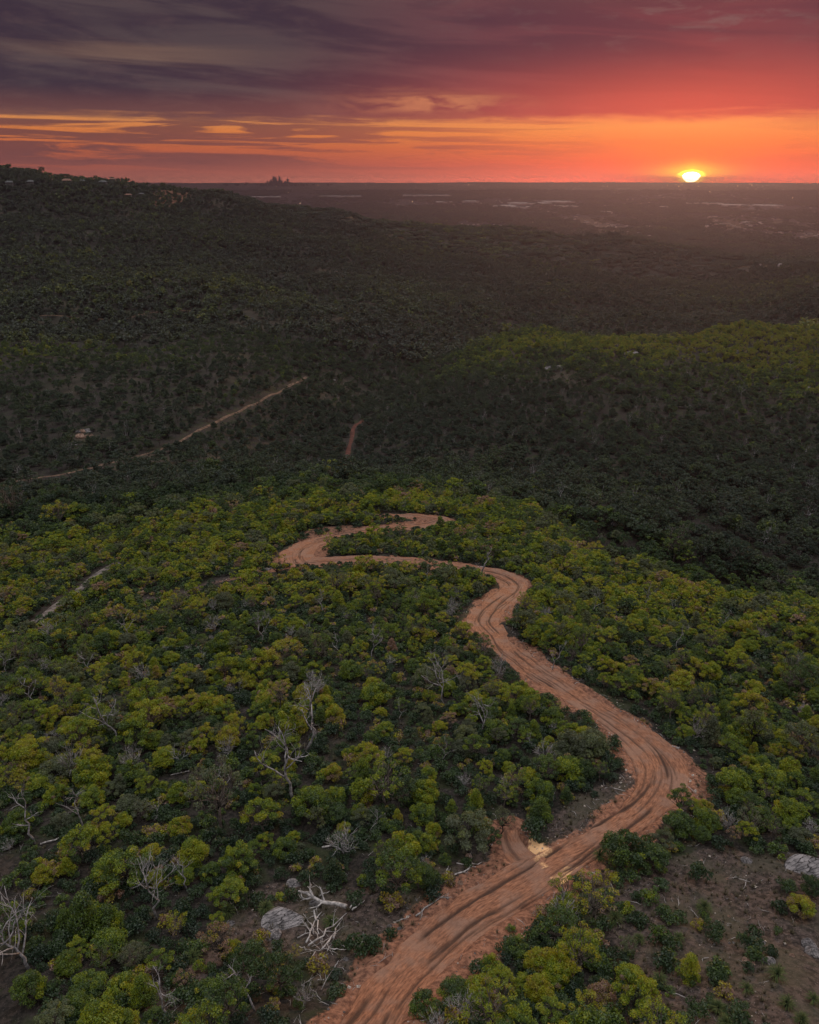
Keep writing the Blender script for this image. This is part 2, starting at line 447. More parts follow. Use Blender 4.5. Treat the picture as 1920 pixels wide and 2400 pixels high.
# ------------------------------------------------------------------ mesh helpers
def new_mesh(name, V, Fc, mats=(), mat_idx=None, attrs=None, smooth_shade=False):
    """V (n,3), Fc (m,k) all faces with k corners"""
    me = D.meshes.new(name)
    V = np.ascontiguousarray(V, dtype=np.float32); Fc = np.ascontiguousarray(Fc, dtype=np.int32)
    k = Fc.shape[1]
    me.vertices.add(len(V)); me.vertices.foreach_set('co', V.ravel())
    me.loops.add(Fc.size); me.loops.foreach_set('vertex_index', Fc.ravel())
    me.polygons.add(len(Fc))
    me.polygons.foreach_set('loop_start', np.arange(0, Fc.size, k, dtype=np.int32))
    me.polygons.foreach_set('loop_total', np.full(len(Fc), k, dtype=np.int32))
    if mat_idx is not None:
        me.polygons.foreach_set('material_index', np.asarray(mat_idx, dtype=np.int32))
    me.update(calc_edges=True)
    me.polygons.foreach_set('use_smooth', np.full(len(Fc), smooth_shade))
    for m_ in mats:
        me.materials.append(m_)
    for nm, arr in (attrs or {}).items():
        at = me.attributes.new(nm, 'FLOAT', 'POINT')
        at.data.foreach_set('value', np.ascontiguousarray(arr, dtype=np.float32))
    return me

def link(name, data, parent=None, loc=None, **props):
    o = D.objects.new(name, data)
    scene.collection.objects.link(o)
    if parent is not None:
        o.parent = parent
    if loc is not None:
        o.location = loc
    for k, v in props.items():
        o[k] = v
    return o

def grid_faces(nu, nv):
    i, j = np.meshgrid(np.arange(nu - 1), np.arange(nv - 1), indexing='ij')
    a = (i * nv + j).ravel()
    return np.stack([a, a + nv, a + nv + 1, a + 1], 1)

class Geo:
    """collects triangles"""
    def __init__(s):
        s.V = []; s.F = []; s.n = 0; s.M = []; s.T = []
    def add(s, V, Fc, mat=0, tone=0.0):
        V = np.asarray(V, float); Fc = np.asarray(Fc, int)
        s.V.append(V); s.F.append(Fc + s.n); s.n += len(V)
        s.M.append(np.full(len(Fc), mat))
        s.T.append(np.broadcast_to(np.asarray(tone, float), (len(V),)).copy())
    def tube(s, P, rr, sides=5, mat=0, cap=True):
        P = np.asarray(P, float); k = len(P)
        T = np.gradient(P, axis=0); T /= np.linalg.norm(T, axis=1)[:, None] + 1e-9
        ref = np.array([.31, .87, .38])
        A = np.cross(T, ref); A /= np.linalg.norm(A, axis=1)[:, None] + 1e-9
        B = np.cross(T, A)
        ang = np.linspace(0, 2 * np.pi, sides, endpoint=False)
        ring = np.cos(ang)[None, :, None] * A[:, None] + np.sin(ang)[None, :, None] * B[:, None]
        rr = np.asarray(rr, float)
        V = (P[:, None] + ring * rr[:, None, None]).reshape(-1, 3)
        i, j = np.meshgrid(np.arange(k - 1), np.arange(sides), indexing='ij')
        a = (i * sides + j).ravel(); b = (i * sides + (j + 1) % sides).ravel()
        c = a + sides; d = b + sides
        Fc = np.r_[np.stack([a, b, d], 1), np.stack([a, d, c], 1)]
        if cap:
            V = np.r_[V, P[-1:], P[:1]]
            e = (k - 1) * sides + np.arange(sides)
            Fc = np.r_[Fc, np.stack([e, (k - 1) * sides + (np.arange(sides) + 1) % sides, np.full(sides, len(V) - 2)], 1)]
            e = np.arange(sides)
            Fc = np.r_[Fc, np.stack([(e + 1) % sides, e, np.full(sides, len(V) - 1)], 1)]
        s.add(V, Fc, mat)
    def mesh(s, name, mats, smooth_shade=False):
        return new_mesh(name, np.vstack(s.V), np.vstack(s.F), mats, np.concatenate(s.M), {'tone': np.concatenate(s.T)}, smooth_shade)

# ------------------------------------------------------------------ materials
def principled(nt, col, rough=.9, spec=.2, normal=None):
    b = nt.n('ShaderNodeBsdfPrincipled')
    nt.put(b.inputs['Base Color'], col if isinstance(col, bpy.types.NodeSocket) else tuple(col) + (1,))
    nt.put(b.inputs['Roughness'], rough)
    b.inputs['Specular IOR Level'].default_value = spec
    if normal is not None:
        nt.link(normal, b.inputs['Normal'])
    o = nt.n('ShaderNodeOutputMaterial')
    nt.link(b.outputs[0], o.inputs[0])
    return b
def bump(nt, h, dist, strength=1.0):
    b = nt.n('ShaderNodeBump')
    b.inputs['Strength'].default_value = strength
    b.inputs['Distance'].default_value = dist
    nt.link(h, b.inputs['Height'])
    return b.outputs[0]
def mat(name):
    m_ = D.materials.new(name)
    m_.use_nodes = True
    return m_, NT(m_.node_tree)

M = {}
# ground
M['ground'], g = mat('ground_soil')
geo = g.n('ShaderNodeNewGeometry'); P = geo.outputs['Position']
nA = g.noise(P, .22, 6, .6); nB = g.noise(P, 2.2, 6, .65); nC = g.noise(P, 9.0, 4, .6); nD = g.noise(P, .035, 5, .6)
litter = g.mix(g.mapr(nB, .35, .65), (.011, .010, .009), (.036, .029, .026))
litter = g.mix(g.mapr(nC, .60, .70), litter, (.085, .070, .066))
litter = g.mix(g.m('MULTIPLY', g.mapr(nA, .50, .64), .7), litter, (.026, .032, .014))
stony = g.mix(g.mapr(nB, .38, .62), (.022, .017, .015), (.074, .053, .047))
stony = g.mix(g.mapr(nC, .62, .70), stony, (.20, .168, .16))
stony = g.mix(g.m('MULTIPLY', g.mapr(nA, .46, .62), .55), stony, (.055, .050, .034))
soil = g.mix(g.mapr(nB, .35, .68), (.085, .040, .028), (.25, .120, .078))
soil = g.mix(g.mapr(nC, .62, .72), soil, (.10, .05, .035))
a_mid = g.attr('mid').outputs['Fac']
stony = g.mix(a_mid, stony, g.mix(g.mapr(nD, .4, .6), (.022, .020, .015), (.055, .043, .032)))
a_open = g.attr('open').outputs['Fac']; a_soil = g.attr('soil').outputs['Fac']; a_far = g.attr('far').outputs['Fac']; a_pale = g.attr('pale').outputs['Fac']
col = g.mix(a_open, litter, stony)
col = g.mix(g.mapr(g.m('ADD', a_soil, g.m('MULTIPLY', g.m('SUBTRACT', nB, .5), 1.1)), .30, .62), col, soil)
col = g.mix(a_pale, col, g.mix(nB, (.50, .28, .14), (.74, .46, .25)))  # sunlight painted into the ground colour
# far country: too far away for single trees
nE = g.noise(P, .012, 8, .72); nF = g.noise(P, .0011, 5, .6)
vor = g.n('ShaderNodeTexVoronoi'); g.link(P, vor.inputs['Vector']); vor.inputs['Scale'].default_value = .09
far = g.mix(g.mapr(nE, .38, .62), (.014, .014, .012), (.040, .037, .030))
far = g.mix(g.mapr(nF, .56, .66), far, (.06, .048, .04))
far = g.mix(g.mapr(vor.outputs['Distance'], .0, .6), far, (.02, .02, .015))
a_plain = g.attr('plain').outputs['Fac']
sepP = g.n('ShaderNodeSeparateXYZ'); g.link(P, sepP.inputs[0])
plv = g.comb(g.m('MULTIPLY', sepP.outputs[0], .00075), g.m('MULTIPLY', sepP.outputs[1], .00028), 0.0)
nG = g.noise(plv, 1.6, 9, .7)
plain = g.mix(g.mapr(nG, .42, .56), (.012, .009, .010), (.038, .027, .028))
plain = g.mix(g.mapr(nG, .585, .625), plain, (.11, .085, .082))
far = g.mix(a_plain, far, plain)
col = g.mix(a_far, col, far)
hgt = g.m('ADD', g.m('MULTIPLY', nB, .6), g.m('MULTIPLY', nC, .25))
principled(g, col, .95, .1, bump(g, hgt, .25, .7))

# road
M['road'], g = mat('road_dirt')
geo = g.n('ShaderNodeNewGeometry'); P = geo.outputs['Position']
ac = g.attr('across').outputs['Fac']; al = g.attr('along').outputs['Fac']; a_pale = g.attr('pale').outputs['Fac']; wet = g.attr('rut').outputs['Fac']
sv = g.comb(g.m('MULTIPLY', ac, 3.2), g.m('MULTIPLY', al, .55), 0.0)
s1 = g.noise(sv, 2.2, 6, .6, .3)
s2 = g.noise(P, .35, 5, .6); s3 = g.noise(P, 3.2, 8, .72); s4 = g.noise(P, 18, 3, .6)
col = g.mix(g.mapr(s1, .26, .74), (.095, .041, .026), (.305, .140, .084))
col = g.mix(g.m('MULTIPLY', g.mapr(s2, .42, .62), .75), col, (.205, .122, .092))
col = g.mix(g.m('MULTIPLY', g.mapr(s3, .50, .66), .5), col, (.14, .070, .048))
col = g.mix(g.mapr(s4, .69, .76), col, (.50, .36, .28))
col = g.mix(g.m('MULTIPLY', a_pale, g.mapr(s4, .36, .56)), col, g.mix(g.mapr(s3, .35, .65), (.40, .22, .11), (.74, .45, .24)))  # the same sunlit patches painted on the road surface
col = g.mix(g.m('MULTIPLY', wet, .95, clamp=True), col, g.mix(s3, (.040, .022, .017), (.085, .046, .033)))
hh = g.m('ADD', g.m('MULTIPLY', s1, .35), g.m('MULTIPLY', s3, .9))
principled(g, col, .92, .12, bump(g, hh, .12, .9))

M['track'], g = mat('side_track_dirt')
geo = g.n('ShaderNodeNewGeometry'); P = geo.outputs['Position']
n1_ = g.noise(P, .5, 6, .65)
principled(g, g.mix(g.mapr(n1_, .35, .65), (.06, .038, .028), (.15, .095, .07)), .95, .1)
M['gravel'], g = mat('gravel_track')
geo = g.n('ShaderNodeNewGeometry'); P = geo.outputs['Position']
n1_ = g.noise(P, .8, 6, .65)
principled(g, g.mix(g.mapr(n1_, .35, .65), (.055, .045, .043), (.16, .135, .125)), .95, .1)
M['red'], g = mat('red_track')
geo = g.n('ShaderNodeNewGeometry'); P = geo.outputs['Position']
n1_ = g.noise(P, .5, 6, .65)
principled(g, g.mix(g.mapr(n1_, .35, .65), (.05, .022, .018), (.105, .042, .032)), .95, .1)

# foliage: colour by a per-plant tint, a per-clump tone
def foliage(name, grey=0.0):
    m_, g = mat(name)
    ti = g.attr('tint', 'INSTANCER').outputs['Fac']
    to = g.attr('tone').outputs['Fac']
    gy_ = g.m('GREATER_THAN', ti, 1.05)
    f = g.m('ADD', g.m('SUBTRACT', ti, g.m('MULTIPLY', gy_, .75)), g.m('MULTIPLY', to, .17))
    col = g.ramp(f, [(0.0, (.016, .032, .019)), (.25, (.026, .048, .019)), (.45, (.042, .074, .022)), (.60, (.094, .142, .013)),
                     (.74, (.205, .240, .010)), (.86, (.27, .225, .010)), (.93, (.11, .082, .052)), (1.0, (.22, .14, .115))])
    col = g.mix(g.m('MULTIPLY', gy_, .62), col, (.100, .105, .072))
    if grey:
        col = g.mix(grey, col, (.080, .076, .084))  # distance haze painted as grey in the leaf colour
    d = g.n('ShaderNodeBsdfDiffuse'); g.link(col, d.inputs[0])
    t = g.n('ShaderNodeBsdfTranslucent'); g.link(g.mix(1.0, col, (1.25, 1.2, .6), 'MULTIPLY'), t.inputs[0])
    gl = g.n('ShaderNodeBsdfGlossy'); gl.inputs['Roughness'].default_value = .45; gl.inputs[0].default_value = (1, 1, 1, 1)
    mx = g.n('ShaderNodeMixShader'); mx.inputs[0].default_value = .38
    g.link(d.outputs[0], mx.inputs[1]); g.link(t.outputs[0], mx.inputs[2])
    mx2 = g.n('ShaderNodeMixShader'); mx2.inputs[0].default_value = .022
    g.link(mx.outputs[0], mx2.inputs[1]); g.link(gl.outputs[0], mx2.inputs[2])
    o = g.n('ShaderNodeOutputMaterial'); g.link(mx2.outputs[0], o.inputs[0])
    return m_
M['leaf'] = foliage('gum_foliage')
M['leaf_far'] = foliage('hazed_hill_foliage', .5)  # dry grey bush, with haze mixed into its colour
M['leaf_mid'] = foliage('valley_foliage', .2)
def simple(name, c1, c2, scale=3.0, rough=.9, bd=0.0, obj=True, lo=.35, hi=.65):
    m_, g = mat(name)
    t = g.n('ShaderNodeTexCoord')
    nn = g.noise(t.outputs['Object'], scale, 5, .62)
    principled(g, g.mix(g.mapr(nn, lo, hi), c1, c2), rough, .2, bump(g, nn, bd) if bd else None)
    return m_
M['bark'] = simple('live_bark', (.05, .04, .034), (.15, .125, .11), 2.0)
M['dark_bark'] = simple('charred_bark', (.015, .013, .012), (.05, .043, .04), 2.0)
M['dead'] = simple('weathered_wood', (.10, .095, .10), (.34, .315, .325), 2.2, .85, .03)
M['log'] = simple('fallen_wood', (.13, .12, .12), (.38, .345, .34), 3.0, .85, .03)
def granite(name, c1, c2):
    m_, g = mat(name)
    t = g.n('ShaderNodeTexCoord').outputs['Object']
    nn = g.noise(t, 2.2, 8, .68)
    sp = g.n('ShaderNodeSeparateXYZ'); g.link(t, sp.inputs[0])
    st = g.comb(g.m('MULTIPLY', sp.outputs[0], .9), g.m('ADD', g.m('MULTIPLY', sp.outputs[1], 5.0), g.m('MULTIPLY', nn, 1.2)), sp.outputs[2])
    v = g.n('ShaderNodeTexVoronoi', feature='DISTANCE_TO_EDGE'); g.link(st, v.inputs['Vector']); v.inputs['Scale'].default_value = 1.5
    crack = g.mapr(v.outputs['Distance'], .0, .05)
    col = g.mix(g.mapr(nn, .36, .66), c1, c2)
    col = g.mix(crack, (.03, .027, .028), col)
    hh = g.m('ADD', g.m('MULTIPLY', nn, .6), g.m('MULTIPLY', crack, .5))
    principled(g, col, .9, .2, bump(g, hh, .35))
    return m_
M['rock'] = granite('granite', (.07, .064, .068), (.24, .215, .22))
M['redrock'] = granite('stained_rock', (.14, .075, .055), (.33, .22, .17))
M['grass_tree'] = simple('grass_tree_leaf', (.025, .042, .014), (.075, .085, .028), 3.0)
M['tuft'] = simple('dry_grass', (.06, .052, .030), (.15, .125, .08), 3.0)
M['tower'] = simple('tower_cladding', (.02, .017, .02), (.045, .04, .045), .02)
M['wall'] = simple('house_wall', (.10, .09, .085), (.17, .155, .145), .2)
M['roof'] = simple('house_roof', (.06, .06, .064), (.115, .115, .115), .3)
M['roof2'] = simple('house_roof_tiles', (.13, .07, .055), (.22, .12, .09), .3)
M['shed'] = simple('warehouse_roof', (.26, .22, .22), (.42, .36, .35), .01)
m_, g = mat('lamp_glow')
e = g.n('ShaderNodeEmission'); e.inputs[0].default_value = (1, .72, .42, 1); e.inputs[1].default_value = 2.2
o = g.n('ShaderNodeOutputMaterial'); g.link(e.outputs[0], o.inputs[0]); M['lamp'] = m_

# ------------------------------------------------------------------ the ground sheet
az_in = np.linspace(-.66, .66, 560)
az_out = np.linspace(.66, 2 * np.pi - .66, 70)[1:-1]
AZ = np.r_[az_in, az_out, 2 * np.pi - .66]
rows = [3.0, 10.0, 20.0]
r_ = 27.0
while r_ < 22500:
    rows.append(r_)
    r_ *= 1.0058 if r_ < 90 else (1.0068 if r_ < 260 else (1.0085 if r_ < 2600 else 1.022))
RR = np.array(rows)
aa, rr = np.meshgrid(AZ, RR, indexing='ij')
gx = (np.sin(aa) * rr).ravel(); gy = (np.cos(aa) * rr).ravel()
rd = np.full(gx.shape, 99.0)
nearm = (rr.ravel() < 330) & (np.abs(np.arctan2(gx, gy)) < .75)
rd[nearm] = road_dist(gx[nearm], gy[nearm])
gz = ground_h(gx, gy, rd)
rflat = rr.ravel()
nz = fbm(gx, gy, 9, 3, 90)
open_ = np.zeros(gx.shape); pale = np.zeros(gx.shape)
k = np.nonzero(nearm)[0]
jx = gx[k] + 2.2 * fbm(gx[k], gy[k], 5, 2, 61); jy = gy[k] + 2.2 * fbm(gx[k], gy[k], 5, 2, 62)
for P_ in CLEAR:
    open_[k[inside(P_, jx, jy)]] = 1.0
for P_ in SUN_PATCH:
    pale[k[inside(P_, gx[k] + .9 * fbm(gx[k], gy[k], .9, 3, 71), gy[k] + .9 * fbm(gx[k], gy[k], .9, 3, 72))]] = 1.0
emb = line_dist(EMBANK, gx, gy, 15)
open_ = np.maximum(open_, smooth(1.2, -.5, emb))
soil_ = np.maximum(smooth(2.0, .1, rd + nz * 4.2), .62 * smooth(.6, -.6, emb + nz * 2) * smooth(-48, -30, gx))
for P_ in (CLEAR[5], CLEAR[6], CLEAR[4]):
    soil_[k[inside(P_, jx, jy)]] = .85
soil_[k[inside(CLEAR[7], jx, jy)]] = .5
open_ = np.maximum(open_, smooth(.26, .40, fbm(gx, gy, 55, 3, 93)) * smooth(250, 420, rflat) * .6)
redp = np.hypot(gx - cast(395, 462)[0], (gy - cast(395, 462)[1]) * .35)
soil_ = np.maximum(soil_, smooth(46, 16, redp + 14 * fbm(gx, gy, 40, 2, 3)) * .8)
far_ = smooth(1500, 2400, rflat)
plain_ = smooth(3400, 4600, rflat)
nu, nv = len(AZ), len(RR)
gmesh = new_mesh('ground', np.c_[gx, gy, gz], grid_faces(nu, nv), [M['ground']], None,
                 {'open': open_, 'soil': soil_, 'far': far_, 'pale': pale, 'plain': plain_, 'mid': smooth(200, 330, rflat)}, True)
ground = link('ground', gmesh, kind='structure', label='scrubby hills, valley floor and dark plain running to the horizon')
GZS = gz.reshape(nu, nv)
LR = np.log(RR)
def mesh_h(x, y):
    """height of the ground sheet itself (bilinear), for things that stand on it"""
    x = np.atleast_1d(np.asarray(x, float)); y = np.atleast_1d(np.asarray(y, float))
    a = np.clip(np.arctan2(x, y), -.6599, .6599); r = np.hypot(x, y)
    fa = (a + .66) / 1.32 * 559; ia = np.clip(fa.astype(int), 0, 558); fa = fa - ia
    ir = np.clip(np.searchsorted(RR, r) - 1, 0, nv - 2)
    fr = (r - RR[ir]) / (RR[ir + 1] - RR[ir])
    return (GZS[ia, ir] * (1 - fa) + GZS[ia + 1, ir] * fa) * (1 - fr) + (GZS[ia, ir + 1] * (1 - fa) + GZS[ia + 1, ir + 1] * fa) * fr

# ------------------------------------------------------------------ the dirt road
def strip(P, S, ncross, over, ruts):
    T = np.gradient(P[:, :2], axis=0); T /= np.linalg.norm(T, axis=1)[:, None]
    Nn = np.c_[T[:, 1], -T[:, 0]]                     # to the right of travel
    c = np.linspace(-1, 1, ncross)
    half = P[:, 2] * .5 * over
    ragg = 1 + .0 * S
    X_ = P[:, None, 0] + Nn[:, None, 0] * c[None] * half[:, None]
    Y_ = P[:, None, 1] + Nn[:, None, 1] * c[None] * half[:, None]
    Zb = smooth_h(X_.ravel(), Y_.ravel()).reshape(X_.shape)
    Zb = .35 * Zb + .65 * Zb[:, [ncross // 2]] + .0
    cm = c[None] * half[:, None]                      # metres across
    lr = np.where(c[None] > 0, (1 + .5 * fbm(S, S * 0, 7, 4, 301))[:, None], (1 + .5 * fbm(S, S * 0, 7, 4, 302))[:, None])
    rut = np.zeros_like(X_)
    if ruts:
        wob = .55 * fbm(S, S * 0, 14, 2, 4)[:, None]
        for off, w_, amp, sd_ in ((-.85, .15, 1.3, 1), (.72, .15, 1.3, 2), (-.45, .10, 1.0, 3), (1.12, .10, 1.0, 4), (-1.35, .09, .9, 5), (.25, .09, .9, 6), (1.6, .08, .8, 7), (-1.75, .08, .7, 8)):
            wv = wob + .75 * fbm(S, S * 0 + 3, 12, 3, 50 + sd_)[:, None]
            st = np.clip(.60 + 2.8 * fbm(S, S * 0 + 7, 7, 4, 20 + sd_), 0, 1)[:, None] * amp
            rut = np.maximum(rut, st * np.exp(-((cm - off - wv) / (w_ * (1 + .8 * fbm(S, S * 0 + 1, 1.3, 2, 90 + sd_)[:, None]))) ** 2))
    edge = np.abs(cm) - P[:, None, 2] * .5 * lr
    n_ = fbm(X_.ravel(), Y_.ravel(), 2.4, 3, 12).reshape(X_.shape)
    Zf = Zb - .15 * rut + .12 * n_ + .05 * fbm(X_.ravel(), Y_.ravel(), .7, 2, 13).reshape(X_.shape) + .10 * smooth(-.5, -.1, edge) * (1 + n_) - .75 * smooth(-.05 + .0, .55, edge + .7 * n_)
    return X_, Y_, Zf, cm, rut
X_, Y_, Z_, CM, RUT = strip(ROAD, ROAD_S, 61, 1.3, True)
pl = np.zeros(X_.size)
for P_ in SUN_PATCH:
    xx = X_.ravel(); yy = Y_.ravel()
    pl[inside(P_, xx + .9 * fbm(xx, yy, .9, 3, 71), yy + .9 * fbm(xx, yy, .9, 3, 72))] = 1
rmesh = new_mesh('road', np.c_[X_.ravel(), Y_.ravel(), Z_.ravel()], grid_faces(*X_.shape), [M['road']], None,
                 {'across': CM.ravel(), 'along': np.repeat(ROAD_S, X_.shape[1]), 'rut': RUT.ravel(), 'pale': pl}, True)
link('road', rmesh, kind='structure', label='orange dirt road winding down the ridge with dark wheel ruts')
X_, Y_, Z_, CM, RUT = strip(SPUR, SPUR_S, 21, 1.3, False)
rt = np.exp(-((CM - .5) / .2) ** 2) * .9
smesh = new_mesh('path', np.c_[X_.ravel(), Y_.ravel(), Z_.ravel() - .02], grid_faces(*X_.shape), [M['road']], None,
                 {'across': CM.ravel(), 'along': np.repeat(SPUR_S, X_.shape[1]), 'rut': rt.ravel(), 'pale': rt.ravel() * 0}, True)
link('path', smesh, kind='structure', label='short muddy spur joining the dirt road at its painted sunlit patch')

for key, nm, mt, lb in (('gravel', 'gravel_track', 'gravel', 'grey gravel track climbing between trees at the left edge'),
                        ('trail', 'walking_trail', 'track', 'long thin brown trail crossing the near left hillside'),
                        ('red', 'red_track', 'red', 'dark red track dropping into the valley'),
                        ('ridge', 'ridge_track', 'track', 'faint track across the dark left hill')):
    P_, S_ = TRACKS[key]
    T = np.gradient(P_[:, :2], axis=0); T /= np.linalg.norm(T, axis=1)[:, None]
    Nn = np.c_[T[:, 1], -T[:, 0]]
    c = np.linspace(-.5, .5, 5)
    wv = P_[:, 2] * (1 + .5 * fbm(S_, S_ * 0, 15, 2, 8))
    XX = P_[:, None, 0] + Nn[:, None, 0] * c * wv[:, None]; YY = P_[:, None, 1] + Nn[:, None, 1] * c * wv[:, None]
    ZZ = mesh_h(XX.ravel(), YY.ravel()).reshape(XX.shape) + .22 - .5 * (np.abs(c) > .45)
    link(nm, new_mesh(nm, np.c_[XX.ravel(), YY.ravel(), ZZ.ravel()], grid_faces(*XX.shape), [M[mt]], None, None, True), kind='structure', label=lb)

# ------------------------------------------------------------------ plant prototypes
def unit(n, rs):
    v = rs.normal(size=(n, 3)); return v / np.linalg.norm(v, axis=1)[:, None]

def leaves(G, centers, radii, per_area, size, rs, mat_i=0, flat=.8, low=-.35):
    """triangular leaf sprays over the surface of clumps"""
    for c, r in zip(centers, radii):
        cnt = max(6, int(per_area * 4 * math.pi * r * r * .7))
        u = unit(cnt * 2, rs); u = u[u[:, 2] > low][:cnt]
        cnt = len(u)
        rad_ = r * (1 - .45 * rs.rand(cnt) ** 2.2)[:, None] * (1 + .16 * np.sin(u[:, :1] * 9 + r * 7) * np.cos(u[:, 1:2] * 8))
        p = c + u * rad_ * np.array([1, 1, flat])
        nrm = u * .75 + unit(cnt, rs) * .8 + np.array([0, 0, .25]); nrm /= np.linalg.norm(nrm, axis=1)[:, None]
        t = np.cross(nrm, unit(cnt, rs)); t /= np.linalg.norm(t, axis=1)[:, None]
        b = np.cross(nrm, t)
        s_ = size * (.6 + .8 * rs.rand(cnt))[:, None]
        V = np.stack([p + t * s_, p - t * s_ * .55 + b * s_ * .75, p - t * s_ * .55 - b * s_ * .75], 1).reshape(-1, 3)
        Fc = np.arange(cnt * 3).reshape(-1, 3)
        tone = np.repeat(rs.normal(0, .35, cnt), 3) + rs.normal(0, .45)
        G.add(V, Fc, mat_i, tone)

def limb_path(a, b, rs, k=5, wob=.12):
    a = np.asarray(a, float); b = np.asarray(b, float)
    L = np.linalg.norm(b - a)
    t = np.linspace(0, 1, k)[:, None]
    off = rs.normal(0, wob * L, (k, 3)) * (np.sin(np.pi * t))
    sag = np.array([0, 0, -.12 * L]) * np.sin(np.pi * t)
    return a + (b - a) * t + off + sag

def make_plant(seed, form, lod):
    """returns (crown Geo, trunk Geo); unit radius about 1.5 m for trees, .6 m for shrubs"""
    rs = np.random.RandomState(seed)
    C = Geo(); T = Geo()
    if form == 'round':          # dense dome of packed clumps
        Rr, H, nl = 1.5, 2.5 + rs.rand() * .6, 30
        cs, ra = [], []
        for i in range(nl):
            a = i * 2.4 + rs.rand(); q = math.sqrt((i + .3) / nl)
            r = (.24 + .26 * rs.rand()) * (1.1 - .15 * q)
            cs.append([math.cos(a) * q * (Rr - .18), math.sin(a) * q * (Rr - .18), H * .95 - .95 * q * q + rs.normal(0, .24) - .3]); ra.append(r)
        for i in range(9):
            a = i * .7 + rs.rand() * .5
            cs.append([math.cos(a) * 1.05, math.sin(a) * 1.05, H * .42 + rs.normal(0, .2)]); ra.append(.40)
        flat = .78
    elif form == 'broad':        # wide, clumps in separate pads
        Rr, H, nl = 1.7, 3.3 + rs.rand() * .8, 24
        cs, ra = [], []
        for i in range(nl):
            a = i * 2.4 + rs.rand() * .9; q = math.sqrt((i + .2) / nl)
            cs.append([math.cos(a) * q * Rr, math.sin(a) * q * Rr, H - 1.1 * q * q + rs.normal(0, .28) - .35]); ra.append(.26 + .22 * rs.rand())
        flat = .6
    elif form == 'sparse':       # open gum: small tufts at branch ends, bare limbs showing
        Rr, H, nl = 1.7, 4.0 + rs.rand() * 1.0, 26
        cs, ra = [], []
        for i in range(nl):
            a = i * 2.4 + rs.rand(); q = .35 + .65 * rs.rand()
            cs.append([math.cos(a) * q * Rr, math.sin(a) * q * Rr, H * (.60 + .38 * rs.rand()) - .4 * q]); ra.append(.20 + .17 * rs.rand())
        flat = .8
    elif form == 'twiggy':       # nearly leafless sapling
        Rr, H, nl = 1.3, 3.0 + rs.rand() * 1.2, 20
        cs, ra = [], []
        for i in range(nl):
            a = i * 2.4 + rs.rand(); q = .2 + .8 * rs.rand()
            cs.append([math.cos(a) * q * Rr, math.sin(a) * q * Rr, H * (.55 + .45 * rs.rand()) - .5 * q]); ra.append(.16)
        flat = .8
    elif form == 'upright':      # rounded cone
        Rr, H, nl = 1.1, 3.2 + rs.rand() * .8, 16
        cs, ra = [], []
        for i in range(nl):
            t = (i + .5) / nl; a = i * 2.4
            q = Rr * (1 - t) ** .7 * .75
            cs.append([math.cos(a) * q, math.sin(a) * q, .7 + t * (H - .9)]); ra.append(.50 - .16 * t + .1 * rs.rand())
        flat = .9
    else:                        # shrub
        Rr, H, nl = .6, .7 + rs.rand() * .3, 8
        cs, ra = [], []
        for i in range(nl):
            a = i * 2.4 + rs.rand(); q = math.sqrt((i + .2) / nl)
            cs.append([math.cos(a) * q * .48, math.sin(a) * q * .48, H * .75 - .3 * q * q + rs.normal(0, .06)]); ra.append(.17 + .12 * rs.rand())
        flat = .85
    cs = np.array(cs); ra = np.array(ra)
    dens, size = {0: (165, .060), 1: (55, .108), 2: (7, .33)}[lod]
    if form == 'shrub':
        dens, size = {0: (170, .058), 1: (50, .11), 2: (16, .2)}[lod]
    if form == 'twiggy':
        dens *= .16
    if form == 'sparse':
        dens *= .55
    leaves(C, cs, ra, dens, size, rs, 0, flat)
    # stems
    if form == 'shrub':
        for i in range(5):
            T.tube(limb_path((0, 0, -.1), cs[i] * .9, rs, 3), [.02, .014, .008], 3)
    else:
        fork = np.array([rs.normal(0, .12), rs.normal(0, .12), H * (.34 if form != 'sparse' else .4)])
        r0 = .085 if form not in ('sparse', 'twiggy') else (.11 if form == 'sparse' else .05)
        T.tube(limb_path((0, 0, -.25), fork, rs, 4, .05), [r0 * 1.2, r0, r0 * .9, r0 * .8], 6 if lod == 0 else 3)
        step_ = 1 if lod == 0 else 2
        if lod < 2:
            for i in range(0, nl, step_):
                end = cs[i] * np.array([.96, .96, 1]) + [0, 0, ra[i] * (.35 if form == 'sparse' else .0)]
                p = limb_path(fork, end, rs, 5, .08)
                T.tube(p, np.linspace(r0 * .55, .012, 5), 4 if lod == 0 else 3)
                if form in ('sparse', 'broad', 'twiggy') and lod == 0:
                    for q in range(2 if form != 'twiggy' else 4):
                        e2 = end + unit(1, rs)[0] * .45
                        T.tube(limb_path(p[3], e2, rs, 3, .08), [.02, .014, .006], 3)
    return C, T, H

FORMS = ('round', 'broad', 'sparse', 'upright', 'shrub', 'twiggy')
PROTO = {}
for fi, form in enumerate(FORMS):
    for v_ in range(4 if form in ('round', 'shrub') else 3):
        C_, T_, H_ = make_plant(100 * fi + v_, form, 0)
        bark = M['dead'] if form == 'twiggy' else (M['dark_bark'] if v_ % 2 else M['bark'])
        PROTO.setdefault(form, []).append((C_.mesh('crown', [M['leaf']]), T_.mesh('trunk', [bark], True), H_))

